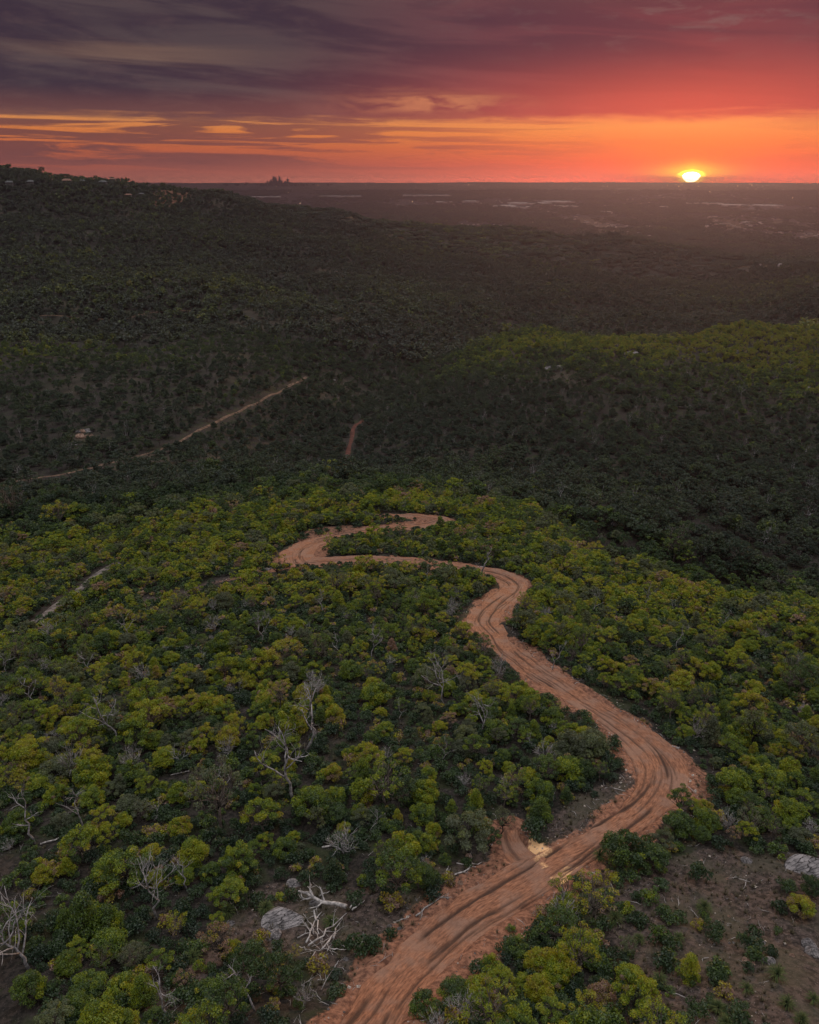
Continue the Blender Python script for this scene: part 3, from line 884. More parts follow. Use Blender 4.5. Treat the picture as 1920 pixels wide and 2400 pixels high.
stock = {}
def proto_collection(name, items):
    """unlinked library of whole-plant meshes for the masses of bush"""
    col = D.collections.new(name)
    for i, me in enumerate(items):
        ob = D.objects.new('%s_%02d' % (name, i), me)
        col.objects.link(ob)
    return col
def whole(seed, form, lod, leaf='leaf'):
    C_, T_, H_ = make_plant(seed, form, lod)
    G = Geo()
    for V, Fc, t in zip(C_.V, C_.F, C_.T):
        G.V.append(V); G.F.append(Fc); G.T.append(t)
    G.M = list(C_.M); G.n = C_.n
    for V, Fc, t, m2 in zip(T_.V, T_.F, T_.T, T_.M):
        G.V.append(V); G.F.append(Fc + C_.n); G.T.append(t); G.M.append(m2 + 1)
    return G.mesh('plant', [M[leaf], M['dead'] if form == 'twiggy' else (M['dark_bark'] if seed % 2 else M['bark'])])
TREE_FORMS = ['round', 'round', 'round', 'round', 'broad', 'broad', 'broad', 'sparse', 'sparse', 'sparse', 'upright', 'upright', 'upright', 'twiggy', 'twiggy', 'twiggy']
near_items = []
vc = {}
for i, f in enumerate(TREE_FORMS):
    near_items.append(whole(100 * FORMS.index(f) + vc.get(f, 0), f, 0)); vc[f] = vc.get(f, 0) + 1
mid_items = [whole(500 + i, f, 1) for i, f in enumerate(TREE_FORMS)]
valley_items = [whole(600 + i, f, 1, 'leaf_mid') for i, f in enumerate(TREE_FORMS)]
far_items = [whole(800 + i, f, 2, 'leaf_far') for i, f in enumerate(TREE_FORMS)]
shrub_near = [whole(400 + i, 'shrub', 0) for i in range(4)]
shrub_mid = [whole(450 + i, 'shrub', 1) for i in range(4)]
# clump of trees for the far hills
def patch(seed):
    rs = np.random.RandomState(seed); G = Geo()
    for i in range(9):
        c = np.array([rs.uniform(-8, 8), rs.uniform(-8, 8), 3.2 + rs.rand() * 1.8])
        cs = c + rs.normal(0, 1.0, (4, 3)) * [1.2, 1.2, .5]
        leaves(G, cs, [1.4 + .6 * rs.rand() for _ in range(4)], 1.5, .75, rs, 0, .7)
        G.tube([[c[0], c[1], -1.5], [c[0], c[1], c[2]]], [.2, .12], 3, 0)
    return G.mesh('grove', [M['leaf_far']])
patch_items = [patch(900 + i) for i in range(5)]
# ------------------------------------------------------------------ instanced masses
def gn_group(name, col):
    ng = D.node_groups.new(name, 'GeometryNodeTree')
    ng.interface.new_socket('Geometry', in_out='INPUT', socket_type='NodeSocketGeometry')
    ng.interface.new_socket('Geometry', in_out='OUTPUT', socket_type='NodeSocketGeometry')
    N_ = ng.nodes
    gi = N_.new('NodeGroupInput'); go = N_.new('NodeGroupOutput')
    ci = N_.new('GeometryNodeCollectionInfo'); ci.inputs['Collection'].default_value = col
    ci.inputs['Separate Children'].default_value = True; ci.inputs['Reset Children'].default_value = True
    ip = N_.new('GeometryNodeInstanceOnPoints'); ip.inputs['Pick Instance'].default_value = True
    def na(nm, ty):
        x = N_.new('GeometryNodeInputNamedAttribute'); x.data_type = ty; x.inputs[0].default_value = nm
        return x.outputs[0]
    ng.links.new(gi.outputs[0], ip.inputs['Points'])
    ng.links.new(ci.outputs[0], ip.inputs['Instance'])
    ng.links.new(na('proto', 'INT'), ip.inputs['Instance Index'])
    ng.links.new(na('rot', 'FLOAT_VECTOR'), ip.inputs['Rotation'])
    ng.links.new(na('scl', 'FLOAT_VECTOR'), ip.inputs['Scale'])
    ng.links.new(ip.outputs[0], go.inputs[0])
    return ng
def mass(name, items, P, proto, rot, scl, tint, **props):
    me = D.meshes.new(name)
    me.vertices.add(len(P)); me.vertices.foreach_set('co', np.ascontiguousarray(P, dtype=np.float32).ravel())
    a = me.attributes.new('proto', 'INT', 'POINT'); a.data.foreach_set('value', np.asarray(proto, dtype=np.int32))
    a = me.attributes.new('rot', 'FLOAT_VECTOR', 'POINT'); a.data.foreach_set('vector', np.ascontiguousarray(rot, dtype=np.float32).ravel())
    a = me.attributes.new('scl', 'FLOAT_VECTOR', 'POINT'); a.data.foreach_set('vector', np.ascontiguousarray(scl, dtype=np.float32).ravel())
    a = me.attributes.new('tint', 'FLOAT', 'POINT'); a.data.foreach_set('value', np.ascontiguousarray(tint, dtype=np.float32))
    ob = link(name, me, kind='stuff', **props)
    md = ob.modifiers.new('scatter', 'NODES')
    md.node_group = gn_group(name + '_nodes', proto_collection(name + '_stock', items))
    return ob

# ------------------------------------------------------------------ where plants stand
def jitter_grid(x0, x1, y0, y1, s, rs):
    xs = np.arange(x0, x1, s); ys = np.arange(y0, y1, s)
    a, b = np.meshgrid(xs, ys)
    a = a.ravel() + rs.uniform(-.5, .5, a.size) * s * .95; b = b.ravel() + rs.uniform(-.5, .5, b.size) * s * .95
    return a, b
def in_view(x, y, lim=.60):
    return np.abs(np.arctan2(x, np.maximum(y, 1))) < lim
KEEP_CLEAR = [(cast(a, b), c) for a, b, c in [(745, 2165, 2.1), (705, 2190, 1.5), (725, 2215, 1.6), (770, 2135, 1.5), (662, 2160, 1.6), (640, 2185, 1.2), (735, 2115, 1.6), (1884, 2050, 1.8)]]
def in_keep(x, y):
    return np.any([np.hypot(x - p[0], y - p[1]) < c for p, c in KEEP_CLEAR], axis=0)
def openness(x, y):
    o = np.zeros(x.shape, bool)
    jx = x + 1.5 * fbm(x, y, 5, 2, 61); jy = y + 1.5 * fbm(x, y, 5, 2, 62)
    for P_ in CLEAR:
        o |= inside(P_, jx, jy)
    o |= behind_dist(lambda a_, b_: line_dist(EMBANK, a_, b_, 15), x, y, (2.5, 5)) < 1.0
    return o
def behind_dist(fn, x, y, reach):
    """clearance of the strip a plant would hide from a drone passing over: looks a few metres further on"""
    r = np.hypot(x, y); d = fn(x, y)
    for q in reach:
        k = 1 + q / np.maximum(r, 1)
        d = np.minimum(d, fn(x * k, y * k))
    return d
def tracks_dist(x, y, keys=('gravel', 'trail', 'red')):
    d = np.full(x.shape, 99.0)
    for P_, S_ in (TRACKS[q] for q in keys):
        d = np.minimum(d, line_dist(P_, x, y, 20))
    return d

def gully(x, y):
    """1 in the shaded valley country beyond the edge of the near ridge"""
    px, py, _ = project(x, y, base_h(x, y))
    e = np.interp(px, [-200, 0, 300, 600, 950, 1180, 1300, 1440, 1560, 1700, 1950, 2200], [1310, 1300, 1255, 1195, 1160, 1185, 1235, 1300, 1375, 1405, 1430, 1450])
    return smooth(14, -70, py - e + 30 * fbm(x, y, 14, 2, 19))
def tint_field(x, y, rs):
    """bush colour: yellow-green on the near ridge, duller olive and blue-green below as shade put into the tint"""
    r = np.hypot(x, y)
    ridge = 1 - smooth(190, 300, r)
    patchy = fbm(x, y, 18, 2, 14)
    t = .36 + .265 * ridge + .22 * patchy + rs.normal(0, .11, x.shape)
    t = t + .10 * smooth(480, 640, r) * (x > 0) * (1 - smooth(800, 1000, r))
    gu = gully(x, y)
    t = t - gu * (.20 * (1 - smooth(420, 620, r)) + .14 * ridge)  # valley shade painted as darker leaf colour
    px, py, _ = project(x, y, base_h(x, y))
    t = t + .24 * smooth(960, 780, py) * smooth(1000, 1250, px) * (1 - smooth(700, 780, r)) * smooth(350, 500, r)  # lit look of the right hill's crest put into the leaf colour
    gu = np.maximum(gu, smooth(260, 300, r))
    t = t - .14 * smooth(700, 800, r)
    t = t + smooth(300, 500, r) * (.42 * fbm(x, y * .7, 170, 3, 37) + .12 * fbm(x, y, 45, 2, 38))
    t = np.clip(t, .05, .80)
    u = rs.rand(*x.shape)
    t = np.where((u > .94) & (ridge > .5), rs.uniform(.78, .86, x.shape), t)
    t = np.where((u < .03) & (gu < .3), rs.uniform(.93, 1.02, x.shape), t)
    v_ = rs.rand(*x.shape)
    t = np.where((v_ < .17) & (t < .8) & (gu < .5), rs.uniform(1.1, 1.32, x.shape), t)
    return t

DEAD = [  # base px, top px, limbs, spread, thickness, material, label
    (723, 1762, 742, 1617, 7, .42, .030, 'dead', 'tall silver dead tree with many forked limbs, central in the near bush'),
    (688, 1875, 668, 1734, 6, .50, .034, 'dead', 'silver dead tree with a long crooked limb reaching left, below the tallest one'),
    (278, 1740, 245, 1640, 7, .55, .030, 'dead', 'silver dead tree leaning left with tangled limbs, left half of the near bush'),
    (618, 1512, 612, 1440, 5, .45, .028, 'dead', 'slim pale dead tree rising from yellow bush in the middle of the slope'),
    (300, 1495, 295, 1440, 5, .50, .028, 'dead', 'small pale dead tree right of the grey gravel track'),
    (1036, 1656, 1027, 1556, 9, .50, .026, 'dead', 'wide fan of fine bleached branches left of the road'),
    (1133, 1723, 1125, 1640, 5, .60, .034, 'dead', 'low dead tree with a wide V of limbs beside the road'),
    (1126, 1353, 1149, 1284, 4, .34, .044, 'dead', 'thick bare grey trunk standing at the edge of the upper road'),
    (14, 1578, 22, 1530, 4, .50, .030, 'dead', 'pale dead tree cut by the left frame edge'),
    (209, 1590, 206, 1530, 6, .50, .026, 'dead', 'bushy grey dead tree above the leaning silver one'),
    (89, 1660, 62, 1595, 5, .50, .032, 'dead', 'leaning grey dead tree near the left edge, bent to the left'),
    (370, 2153, 362, 2040, 9, .50, .026, 'dead', 'domed dead tree with fine spreading twigs above the rocky clearing'),
    (72, 2273, 30, 2188, 11, 1.15, .050, 'dead', 'broad white dead tree with sprawling limbs in the lower left corner'),
    (198, 1947, 184, 1867, 5, .50, .030, 'dead', 'grey dead tree forked like a Y at the lower left'),
    (83, 1978, 78, 1872, 4, .36, .030, 'dead', 'slender dark grey dead tree near the left edge'),
    (373, 1922, 368, 1880, 4, .55, .026, 'dead', 'tiny twiggy dead tree below the leaning silver one'),
    (601, 2368, 552, 2278, 3, .30, .028, 'dead', 'single curved pale limb rising through the bottom trees'),
    (400, 2393, 388, 2318, 4, .60, .032, 'dead', 'V shaped dead tree at the bottom edge beside the pink bush'),
    (440, 2090, 430, 2030, 4, .60, .034, 'dead', 'short twisted dead tree right of the domed one'),
    (1294, 1573, 1319, 1506, 3, .28, .026, 'dead', 'slender pale dead tree leaning right beyond the middle road'),
    (1511, 1428, 1518, 1380, 5, .60, .032, 'dead', 'stocky grey dead tree on the right shoulder of the ridge'),
    (1580, 1528, 1596, 1474, 3, .34, .026, 'dead', 'thin pale dead tree alone on the right slope'),
    (1316, 1356, 1319, 1300, 4, .40, .036, 'dark_bark', 'charred black tree right of the upper road bend'),
    (1388, 1439, 1396, 1390, 4, .50, .026, 'dead', 'small grey dead tree right of the upper road bend'),
    (1611, 1322, 1596, 1298, 3, .60, .030, 'dead', 'low arched dead branch at the edge of the dark gully'),
    (1789, 1289, 1792, 1238, 5, .45, .026, 'dead', 'dim grey dead tree high in the dark gully at right'),
    (1878, 1317, 1862, 1285, 4, .60, .028, 'dead', 'forked dead tree in the dark gully at the right edge'),
    (1316, 1195, 1311, 1132, 4, .34, .024, 'dead', 'tall pale dead tree standing in the valley floor'),
    (1405, 1190, 1411, 1142, 2, .24, .022, 'dead', 'thin dead stem right of the valley floor dead tree'),
    (1856, 878, 1845, 846, 4, .50, .030, 'dead', 'pale dead tree high on the right hill'),
    (1845, 1056, 1850, 1028, 4, .50, .026, 'dead', 'grey dead tree low on the right hill'),
    (1132, 1000, 1134, 962, 3, .30, .024, 'dead', 'slender dead tree at the foot of the right hill'),
    (1736, 939, 1738, 900, 4, .50, .026, 'dead', 'grey dead tree midway up the right hill'),
    (1472, 1006, 1476, 965, 4, .34, .024, 'dead', 'twisted pale dead tree in the middle of the right hill'),
    (735, 1495, 712, 1465, 4, .60, .030, 'dead', 'low grey dead tree spreading left near the slim pale one'),
    (798, 1552, 790, 1488, 4, .34, .030, 'dead', 'crooked pale dead trunk right of the slim pale one'),
    (871, 1546, 876, 1468, 6, .40, .028, 'dead', 'half dead gum with grey twigs below the upper road'),
    (757, 1439, 754, 1386, 3, .24, .032, 'dead', 'plain grey dead trunk just below the upper road'),
    (1002, 1372, 1003, 1326, 1, .12, .036, 'dead', 'pale stump like trunk against the upper road'),
    (158, 1523, 164, 1478, 5, .50, .024, 'dead', 'twiggy grey dead tree left of the gravel track end'),
    (390, 1645, 388, 1618, 4, .60, .030, 'dead', 'small crooked dead tree right of the leaning silver one'),
    (940, 1696, 934, 1640, 3, .30, .018, 'dead', 'bundle of thin dead stems left of the fan of branches'),
    (428, 1806, 412, 1758, 5, .60, .030, 'dead', 'small spreading dead tree lower centre left'),
    (1828, 1600, 1868, 1545, 7, .75, .020, 'dead', 'fan of long leaning dead stems at the right edge'),
    (1272, 1678, 1268, 1650, 2, .30, .030, 'dead', 'short pale dead stem between the near trees and the road'),
    (197, 1225, 199, 1188, 4, .50, .026, 'dead', 'small pale dead tree in the dark valley at left'),
    (239, 1310, 234, 1276, 4, .50, .030, 'dead', 'dead tree beside the top end of the gravel track'),
    (517, 1846, 521, 1800, 5, .60, .030, 'dead', 'dead tree with spiky limbs behind the large grey gum'),
    (836, 1305, 836, 1250, 1, .10, .022, 'dark_bark', 'thin black stem standing between the two road legs'),
    (835, 1250, 834, 1236, 1, .10, .030, 'dark_bark', 'short black stem on the upper road leg'),
    (1690, 1480, 1700, 1440, 5, .60, .028, 'dead', 'grey dead tree in the open scrub at far right'),
    (560, 1640, 566, 1600, 4, .60, .028, 'dead', 'low twiggy dead tree between the tall ones'),
    (480, 1560, 476, 1522, 4, .50, .028, 'dead', 'grey dead tree midway up the left slope'),
    (1240, 1760, 1236, 1720, 3, .50, .022, 'dead', 'thin grey dead sapling above the road bay'),
    (1040, 1790, 1046, 1740, 4, .50, .022, 'dead', 'fine grey dead sapling lower centre'),
    (880, 1960, 886, 1915, 4, .60, .024, 'dead', 'fine dead sapling left of the muddy spur'),
]
DEADXY = np.array([cast(d[0], d[1]) for d in DEAD])
# hero trees read off the photograph: crown centre px, crown width px, tint, form
HERO = [(590, 2279, 110, .40, 'broad'), (660, 2300, 104, .36, 'broad'), (484, 2317, 80, .55, 'round'), (534, 2372, 110, .46, 'broad'), (172, 2350, 92, .55, 'round'),
        (67, 2317, 92, .52, 'round'), (159, 2262, 76, .56, 'round'), (356, 2375, 62, .50, 'round'), (25, 2180, 110, .50, 'broad'), (467, 2262, 34, .62, 'shrub'),
        (284, 2376, 38, .82, 'shrub'), (929, 2067, 112, .52, 'broad'), (195, 1989, 92, .68, 'broad'), (245, 2034, 82, .60, 'round'), (289, 1922, 52, .72, 'round'),
        (512, 1895, 130, 1.2, 'sparse'), (612, 1922, 92, .66, 'broad'), (684, 1961, 48, .74, 'round'), (495, 2045, 62, .52, 'round'), (453, 1989, 60, .60, 'round'),
        (415, 1861, 62, .66, 'round'), (540, 2005, 46, .66, 'upright'), (851, 1856, 72, .64, 'round'), (732, 1861, 62, .68, 'round'), (787, 1860, 60, .66, 'round'),
        (746, 1933, 58, 1.25, 'sparse'), (103, 2056, 62, .80, 'round'), (367, 2058, 60, .74, 'round'), (434, 2058, 56, .62, 'round'), (656, 2100, 30, .74, 'shrub'),
        (612, 2190, 44, .91, 'shrub'), (431, 2306, 54, 1.0, 'sparse'), (1305, 2178, 108, .46, 'broad'), (1210, 2217, 70, .50, 'round'), (1394, 2242, 72, .56, 'round'),
        (1149, 2260, 62, .66, 'round'), (1227, 2300, 64, .70, 'round'), (1478, 2273, 78, .74, 'round'), (1494, 2356, 104, .72, 'broad'), (1205, 2366, 74, .50, 'round'),
        (1127, 2358, 72, .58, 'round'), (1060, 2318, 84, .46, 'round'), (993, 2356, 84, .48, 'round'), (1322, 2102, 74, .62, 'sparse'), (1528, 2004, 96, .46, 'round'),
        (1594, 1922, 88, .48, 'round'), (1658, 1917, 76, .58, 'round'), (1592, 1888, 58, .50, 'broad'), (1722, 1822, 96, .66, 'round'), (1806, 1817, 90, .64, 'round'),
        (1728, 1864, 62, .60, 'round'), (1784, 1917, 72, .50, 'round'), (1884, 1878, 72, .58, 'broad'), (1856, 1934, 52, .62, 'round'), (1266, 1845, 82, .56, 'round'),
        (999, 1861, 78, .68, 'round'), (993, 1906, 72, .58, 'round'), (1116, 1934, 52, .66, 'upright'), (1180, 1934, 62, 1.15, 'sparse'), (1330, 1858, 48, .46, 'upright'),
        (1355, 1825, 46, .54, 'round'), (1250, 1945, 64, .22, 'shrub'), (1016, 1950, 46, .74, 'round'), (1013, 1989, 36, .78, 'round'), (988, 2052, 82, .46, 'round'),
        (1043, 2017, 38, .48, 'round'), (1149, 1967, 52, .40, 'broad'), (1906, 2078, 62, .34, 'round'), (1845, 2082, 46, .30, 'shrub'), (818, 2208, 34, .16, 'upright'),
        (690, 2240, 38, .86, 'sparse'), (1450, 2050, 40, .30, 'shrub'), (1555, 2140, 50, .40, 'shrub'), (1600, 2400, 60, .40, 'shrub'), (770, 1272, 34, .80, 'sparse')]
trees = []      # dict per plant near enough to be told apart
for (px, py, wpx, tint, form) in HERO:
    hc = .45 if form == 'shrub' else 1.7
    p = cast(px, py, hc)
    zc = p[1] * CP + (CZ - smooth_h(p[:1], p[1:])[0] - hc) * SP
    Rr = wpx * zc / F / 2
    s_ = Rr / (.62 if form == 'shrub' else 1.75)
    p = cast(px, py, hc * s_)
    trees.append((p[0], p[1], s_ * 1.0, tint, form, rnd.random() * 6.28, rnd.randrange(3)))
hx_ = np.array([(t[0], t[1], t[2] * (.5 if t[4] == 'shrub' else 1.45)) for t in trees])

rs = np.random.RandomState(5)
x, y = jitter_grid(-190, 190, 26, 270, 1.82, rs)
keep = in_view(x, y) & (np.hypot(x, y) < 265)
x, y = x[keep], y[keep]
rdn = road_dist(x, y); opn = openness(x, y); trd = tracks_dist(x, y)
cover = fbm(x, y, 26, 3, 55)
r = np.hypot(x, y)
prob = np.clip(.90 + cover * 1.3, .12, 1.0)
ppx, ppy, _z = project(x, y, base_h(x, y))
thin = smooth(1280, 1400, ppx) * smooth(2000, 1900, ppy) * smooth(1400, 1520, ppy)      # open scrub on the right shoulder
prob = prob * (1 - .35 * thin)
prob = prob * (1 - .55 * gully(x, y))
dd_ = np.full(x.shape, 99.0)
for q in (0, 1.2, 2.4, 3.6):
    kq = 1 + q / np.maximum(np.hypot(x, y), 1)
    dd_ = np.minimum(dd_, np.hypot((x * kq)[:, None] - DEADXY[None, :, 0], (y * kq)[:, None] - DEADXY[None, :, 1]).min(1))
prob = prob * smooth(.9, 1.7, dd_)
prob = np.where(opn, .015, prob) * (1 - in_keep(x, y))
prob = prob * np.where(np.hypot(x, y) < 150, smooth(1.5, 3.4, rdn + 1.6 * fbm(x, y, 9, 2, 71)), smooth(1.1, 2.6, rdn)) * smooth(.6, 1.6, np.minimum(trd, behind_dist(lambda a_, b_: tracks_dist(a_, b_, ('trail',)), x, y, (3, 6, 9, 13, 17, 21))))
rb = np.where(np.hypot(x, y) > 140, behind_dist(road_dist, x, y, (2.5, 4.5, 6.5)), behind_dist(road_dist, x, y, (2.5,)))
prob = np.where(np.hypot(x, y) > 105, prob * smooth(.2, 1.0, rb), prob)
keep = rs.rand(len(x)) < prob
x, y, opn, rdn = x[keep], y[keep], opn[keep], rdn[keep]
dh = np.hypot(x[:, None] - hx_[None, :, 0], y[:, None] - hx_[None, :, 1]) - hx_[None, :, 2]
keep = dh.min(1) > .55
x, y = x[keep], y[keep]
gul = gully(x, y)
s_ = np.clip(rs.lognormal(-.25, .34, len(x)), .36, 1.6) * (.76 + .20 * smooth(150, 240, np.hypot(x, y)) + .85 * gul)
tt = tint_field(x, y, rs)
u = rs.rand(len(x))
fm = np.where(u < .44, 0, np.where(u < .72, 1, np.where(u < .86, 2, np.where(u < .93, 3, 5))))
tt = np.where(fm == 5, 1.2, tt)
near_zone = [(x[i], y[i], s_[i], tt[i], FORMS[fm[i]], rs.rand() * 6.28, rs.randint(3)) for i in range(len(x))]
for t in near_zone:
    trees.append(t)

# low shrubs between them
x, y = jitter_grid(-150, 150, 26, 200, 1.25, rs)
keep = in_view(x, y) & (np.hypot(x, y) < 200)
x, y = x[keep], y[keep]
rdn = road_dist(x, y); opn = openness(x, y); trd = tracks_dist(x, y)
prob = np.where(opn, .42 * (fbm(x, y, 5, 2, 88) > -.08), .85) * smooth(.7, 2.4, rdn) * smooth(.3, 1.2, trd) * (1 - in_keep(x, y))
keep = rs.rand(len(x)) < prob
x, y = x[keep], y[keep]
shrubs = []
s_ = rs.uniform(.6, 1.6, len(x)); tt = np.clip(.24 + .22 * fbm(x, y, 9, 2, 15) + rs.normal(0, .12, len(x)), .02, .8)
tt = np.where(rs.rand(len(x)) < .12, .92, tt)
for i in range(len(x)):
    shrubs.append((x[i], y[i], s_[i], tt[i], 'shrub', rs.rand() * 6.28, rs.randint(4)))
shrubs += [t for t in trees if t[4] == 'shrub']
trees = [t for t in trees if t[4] != 'shrub']

# ------------------------------------------------------------------ skeletons of dead trees
def wander(a, direction, L, rs, k=7, curl=.35, rise=.1):
    P = [np.asarray(a, float)]; d = np.asarray(direction, float) / np.linalg.norm(direction)
    for i in range(k - 1):
        d = d + rs.normal(0, curl / math.sqrt(k) * 1.0, 3) + [0, 0, rise / k]
        d /= np.linalg.norm(d)
        P.append(P[-1] + d * L / (k - 1))
    return np.array(P)
def add_branch(G, a, d, L, r, rs, depth):
    P = wander(a, d, L, rs, 7, .55, .35)
    G.tube(P, np.linspace(r, r * .32, 7), 6 if depth > 1 else 4)
    if depth > 0:
        for q in range(2 + (depth > 1) + int(rs.rand() < .6)):
            k = rs.randint(2, 6)
            t = P[min(k + 1, 6)] - P[k]; t /= np.linalg.norm(t)
            side = np.cross(t, unit(1, rs)[0]); side /= np.linalg.norm(side) + 1e-6
            add_branch(G, P[k], t * .7 + side * .85 + [0, 0, .15], L * (.42 + .25 * rs.rand()), r * (1 - .1 * k) * .55, rs, depth - 1)
def dead_tree(loc, H, lean, seed, nlimb, spread, thick, label, mat_='dead', group='bare dead trees standing in the bush'):
    rs = np.random.RandomState(seed)
    root = link('dead_tree', None, None, loc, label=label, category='dead tree', group=group)
    top = np.array([lean[0], lean[1], H])
    k = 9
    t = np.linspace(0, 1, k)[:, None]
    P = top * t + rs.normal(0, .035 * H, (k, 3)) * np.sin(np.pi * t) * [1, 1, .2]
    P[0] = [0, 0, -.4]
    G = Geo(); r0 = thick * H * .52
    G.tube(P, r0 * (1.15 - .95 * t[:, 0]), 8)
    for q in range(2):
        add_branch(G, P[-2], P[-1] - P[-3], H * .16, r0 * .25, rs, 1)
    link('trunk', G.mesh('trunk', [M[mat_]], True), root)
    for i in range(nlimb):
        f = .32 + .6 * (i + rs.rand() * .6) / nlimb
        kk = f * (k - 1); i0 = int(kk); a = P[i0] + (P[min(i0 + 1, k - 1)] - P[i0]) * (kk - i0)
        ang = i * 2.4 + rs.rand() * 1.2 + seed
        d = np.array([math.cos(ang), math.sin(ang), .55 + .7 * rs.rand()])
        G = Geo()
        add_branch(G, a, d, H * spread * (1.1 - .6 * f) * (.75 + .5 * rs.rand()), r0 * (.75 - .35 * f), rs, 2)
        link('branch', G.mesh('branch', [M[mat_]], True), root)
    return root

LAND = []
for i, (bx, by, tx, ty, nl, sp_, th, mt, lb) in enumerate(DEAD):
    p = cast(bx, by)
    z = float(mesh_h(p[0], p[1])[0])
    zc = p[1] * CP + (CZ - z) * SP
    tilt = math.atan2(CZ - z, p[1])
    H = abs(by - ty) * zc / F / max(math.cos(tilt), .5) * 1.05
    lx = (tx - bx) * zc / F
    dead_tree((p[0], p[1], z), H, (lx, rnd.uniform(-.1, .1) * H), 40 + i, nl, sp_, th, lb, mt)
    LAND.append((lb, bx, (by + ty) / 2))

# ------------------------------------------------------------------ fallen logs
def log(px, py, qx, qy, rpx, label, twigs=0, lift=0.0, seed=0, group='fallen branches in the timber heap'):
    a = cast(px, py); b = cast(qx, qy)
    za = float(mesh_h(*a)[0]); zb = float(mesh_h(*b)[0])
    zc = a[1] * CP + (CZ - za) * SP
    r0 = rpx * zc / F
    root = link('fallen_branch', None, None, (a[0], a[1], za + lift), label=label, category='log', group=group)
    rs = np.random.RandomState(seed)
    end = np.array([b[0] - a[0], b[1] - a[1], zb - za])
    L = np.linalg.norm(end)
    t = np.linspace(0, 1, 7)[:, None]
    P = end * t + rs.normal(0, .035 * L, (7, 3)) * np.sin(np.pi * t) * [1, 1, .3]
    P[:, 2] += r0 * .8
    G = Geo(); G.tube(P, r0 * (1 - .55 * t[:, 0]), 7)
    link('stem', G.mesh('stem', [M['log']], True), root)
    for q in range(twigs):
        k = rs.randint(2, 6); G = Geo()
        d = (P[k] - P[k - 1]) / np.linalg.norm(P[k] - P[k - 1])
        side = np.cross(d, [0, 0, 1]) * rs.choice([-1, 1])
        add_branch(G, P[k], d * .8 + side * .7 + [0, 0, .35], L * .3, r0 * .5, rs, 1)
        link('twig', G.mesh('twig', [M['log']], True), root)
def hp(x, y):
    return 640 + x / 5.39, 2040 + y / 5.39
LOGS = [((930, 560), (330, 345), 10, 'thick grey fallen trunk lying topmost across the timber heap', 5, .7),
        ((450, 1010), (930, 590), 4.5, 'long grey limb running from the leaves up to the fallen trunk', 1, .4),
        ((420, 960), (620, 560), 4.5, 'crooked pale limb at the left side of the timber heap', 2, .3),
        ((520, 560), (585, 870), 4, 'upright pale limb crossing the left side of the timber heap', 0, .5),
        ((620, 1050), (790, 800), 4, 'straight limb in the middle of the timber heap', 1, .3),
        ((640, 1020), (880, 640), 3, 'thin limb parallel to the long grey one in the heap', 1, .3),
        ((690, 1060), (770, 880), 3, 'short pale limb low in the timber heap', 0, .25),
        ((700, 1018), (930, 1028), 3, 'level pale limb at the foot of the timber heap', 0, .2),
        ((310, 850), (460, 785), 3, 'forked grey stick at the left end of the timber heap', 1, .15),
        ((975, 520), (1080, 380), 4, 'pale stick rising behind the root end of the trunk', 0, .3),
        ((1000, 545), (1160, 430), 4, 'bent pale stick right of the root end of the trunk', 1, .3),
        ((500, 1175), (700, 1080), 3, 'dark bent stick below the timber heap', 1, .12),
        ((1070, 910), (1260, 885), 3, 'straight stick on the stones right of the heap', 0, .1),
        ((1290, 830), (1345, 1005), 3, 'steep dark stick on the stones beside the road verge', 0, .1),
        ((1560, 650), (1690, 620), 3.5, 'pale stick at the upper right of the stony verge', 0, .1),
        ((770, 900), (800, 770), 4, 'stubby pale limb standing in the timber heap', 0, .35),
        ((820, 950), (910, 990), 3, 'short bent limb right of the level one in the heap', 0, .2),
        ((480, 700), (520, 850), 3, 'small limb leaning on the crooked pale one', 0, .4),
        ((590, 350), (730, 285), 3, 'thin stick beyond the crown of the fallen trunk', 0, .2),
        ((760, 1270), (830, 1160), 3, 'thin stick on red soil below the timber heap', 0, .1),
        ((430, 1180), (540, 1060), 3, 'bleached stick under the yellow bush at the heap', 0, .2)]
for i, (a, b, r_, lb, tw, lf) in enumerate(LOGS):
    log(*hp(*a), *hp(*b), r_ / 5.39 * 3.0, lb, tw, lf, 70 + i)
for i in range(16):
    a_ = rnd.uniform(0, 3.14); cx_, cy_ = 600 + rnd.uniform(-170, 190), 880 + rnd.uniform(-150, 170); L_ = rnd.uniform(50, 150)
    log(*hp(cx_ - math.cos(a_) * L_, cy_ - math.sin(a_) * L_), *hp(cx_ + math.cos(a_) * L_, cy_ + math.sin(a_) * L_), rnd.uniform(1.0, 2.0) / 5.39 * 3, 'thin grey stick tangled in the lower part of the timber heap', 0, rnd.uniform(.05, .35), 300 + i, 'thin sticks of the timber heap')
LAND.append(('timber heap', 745, 2165))
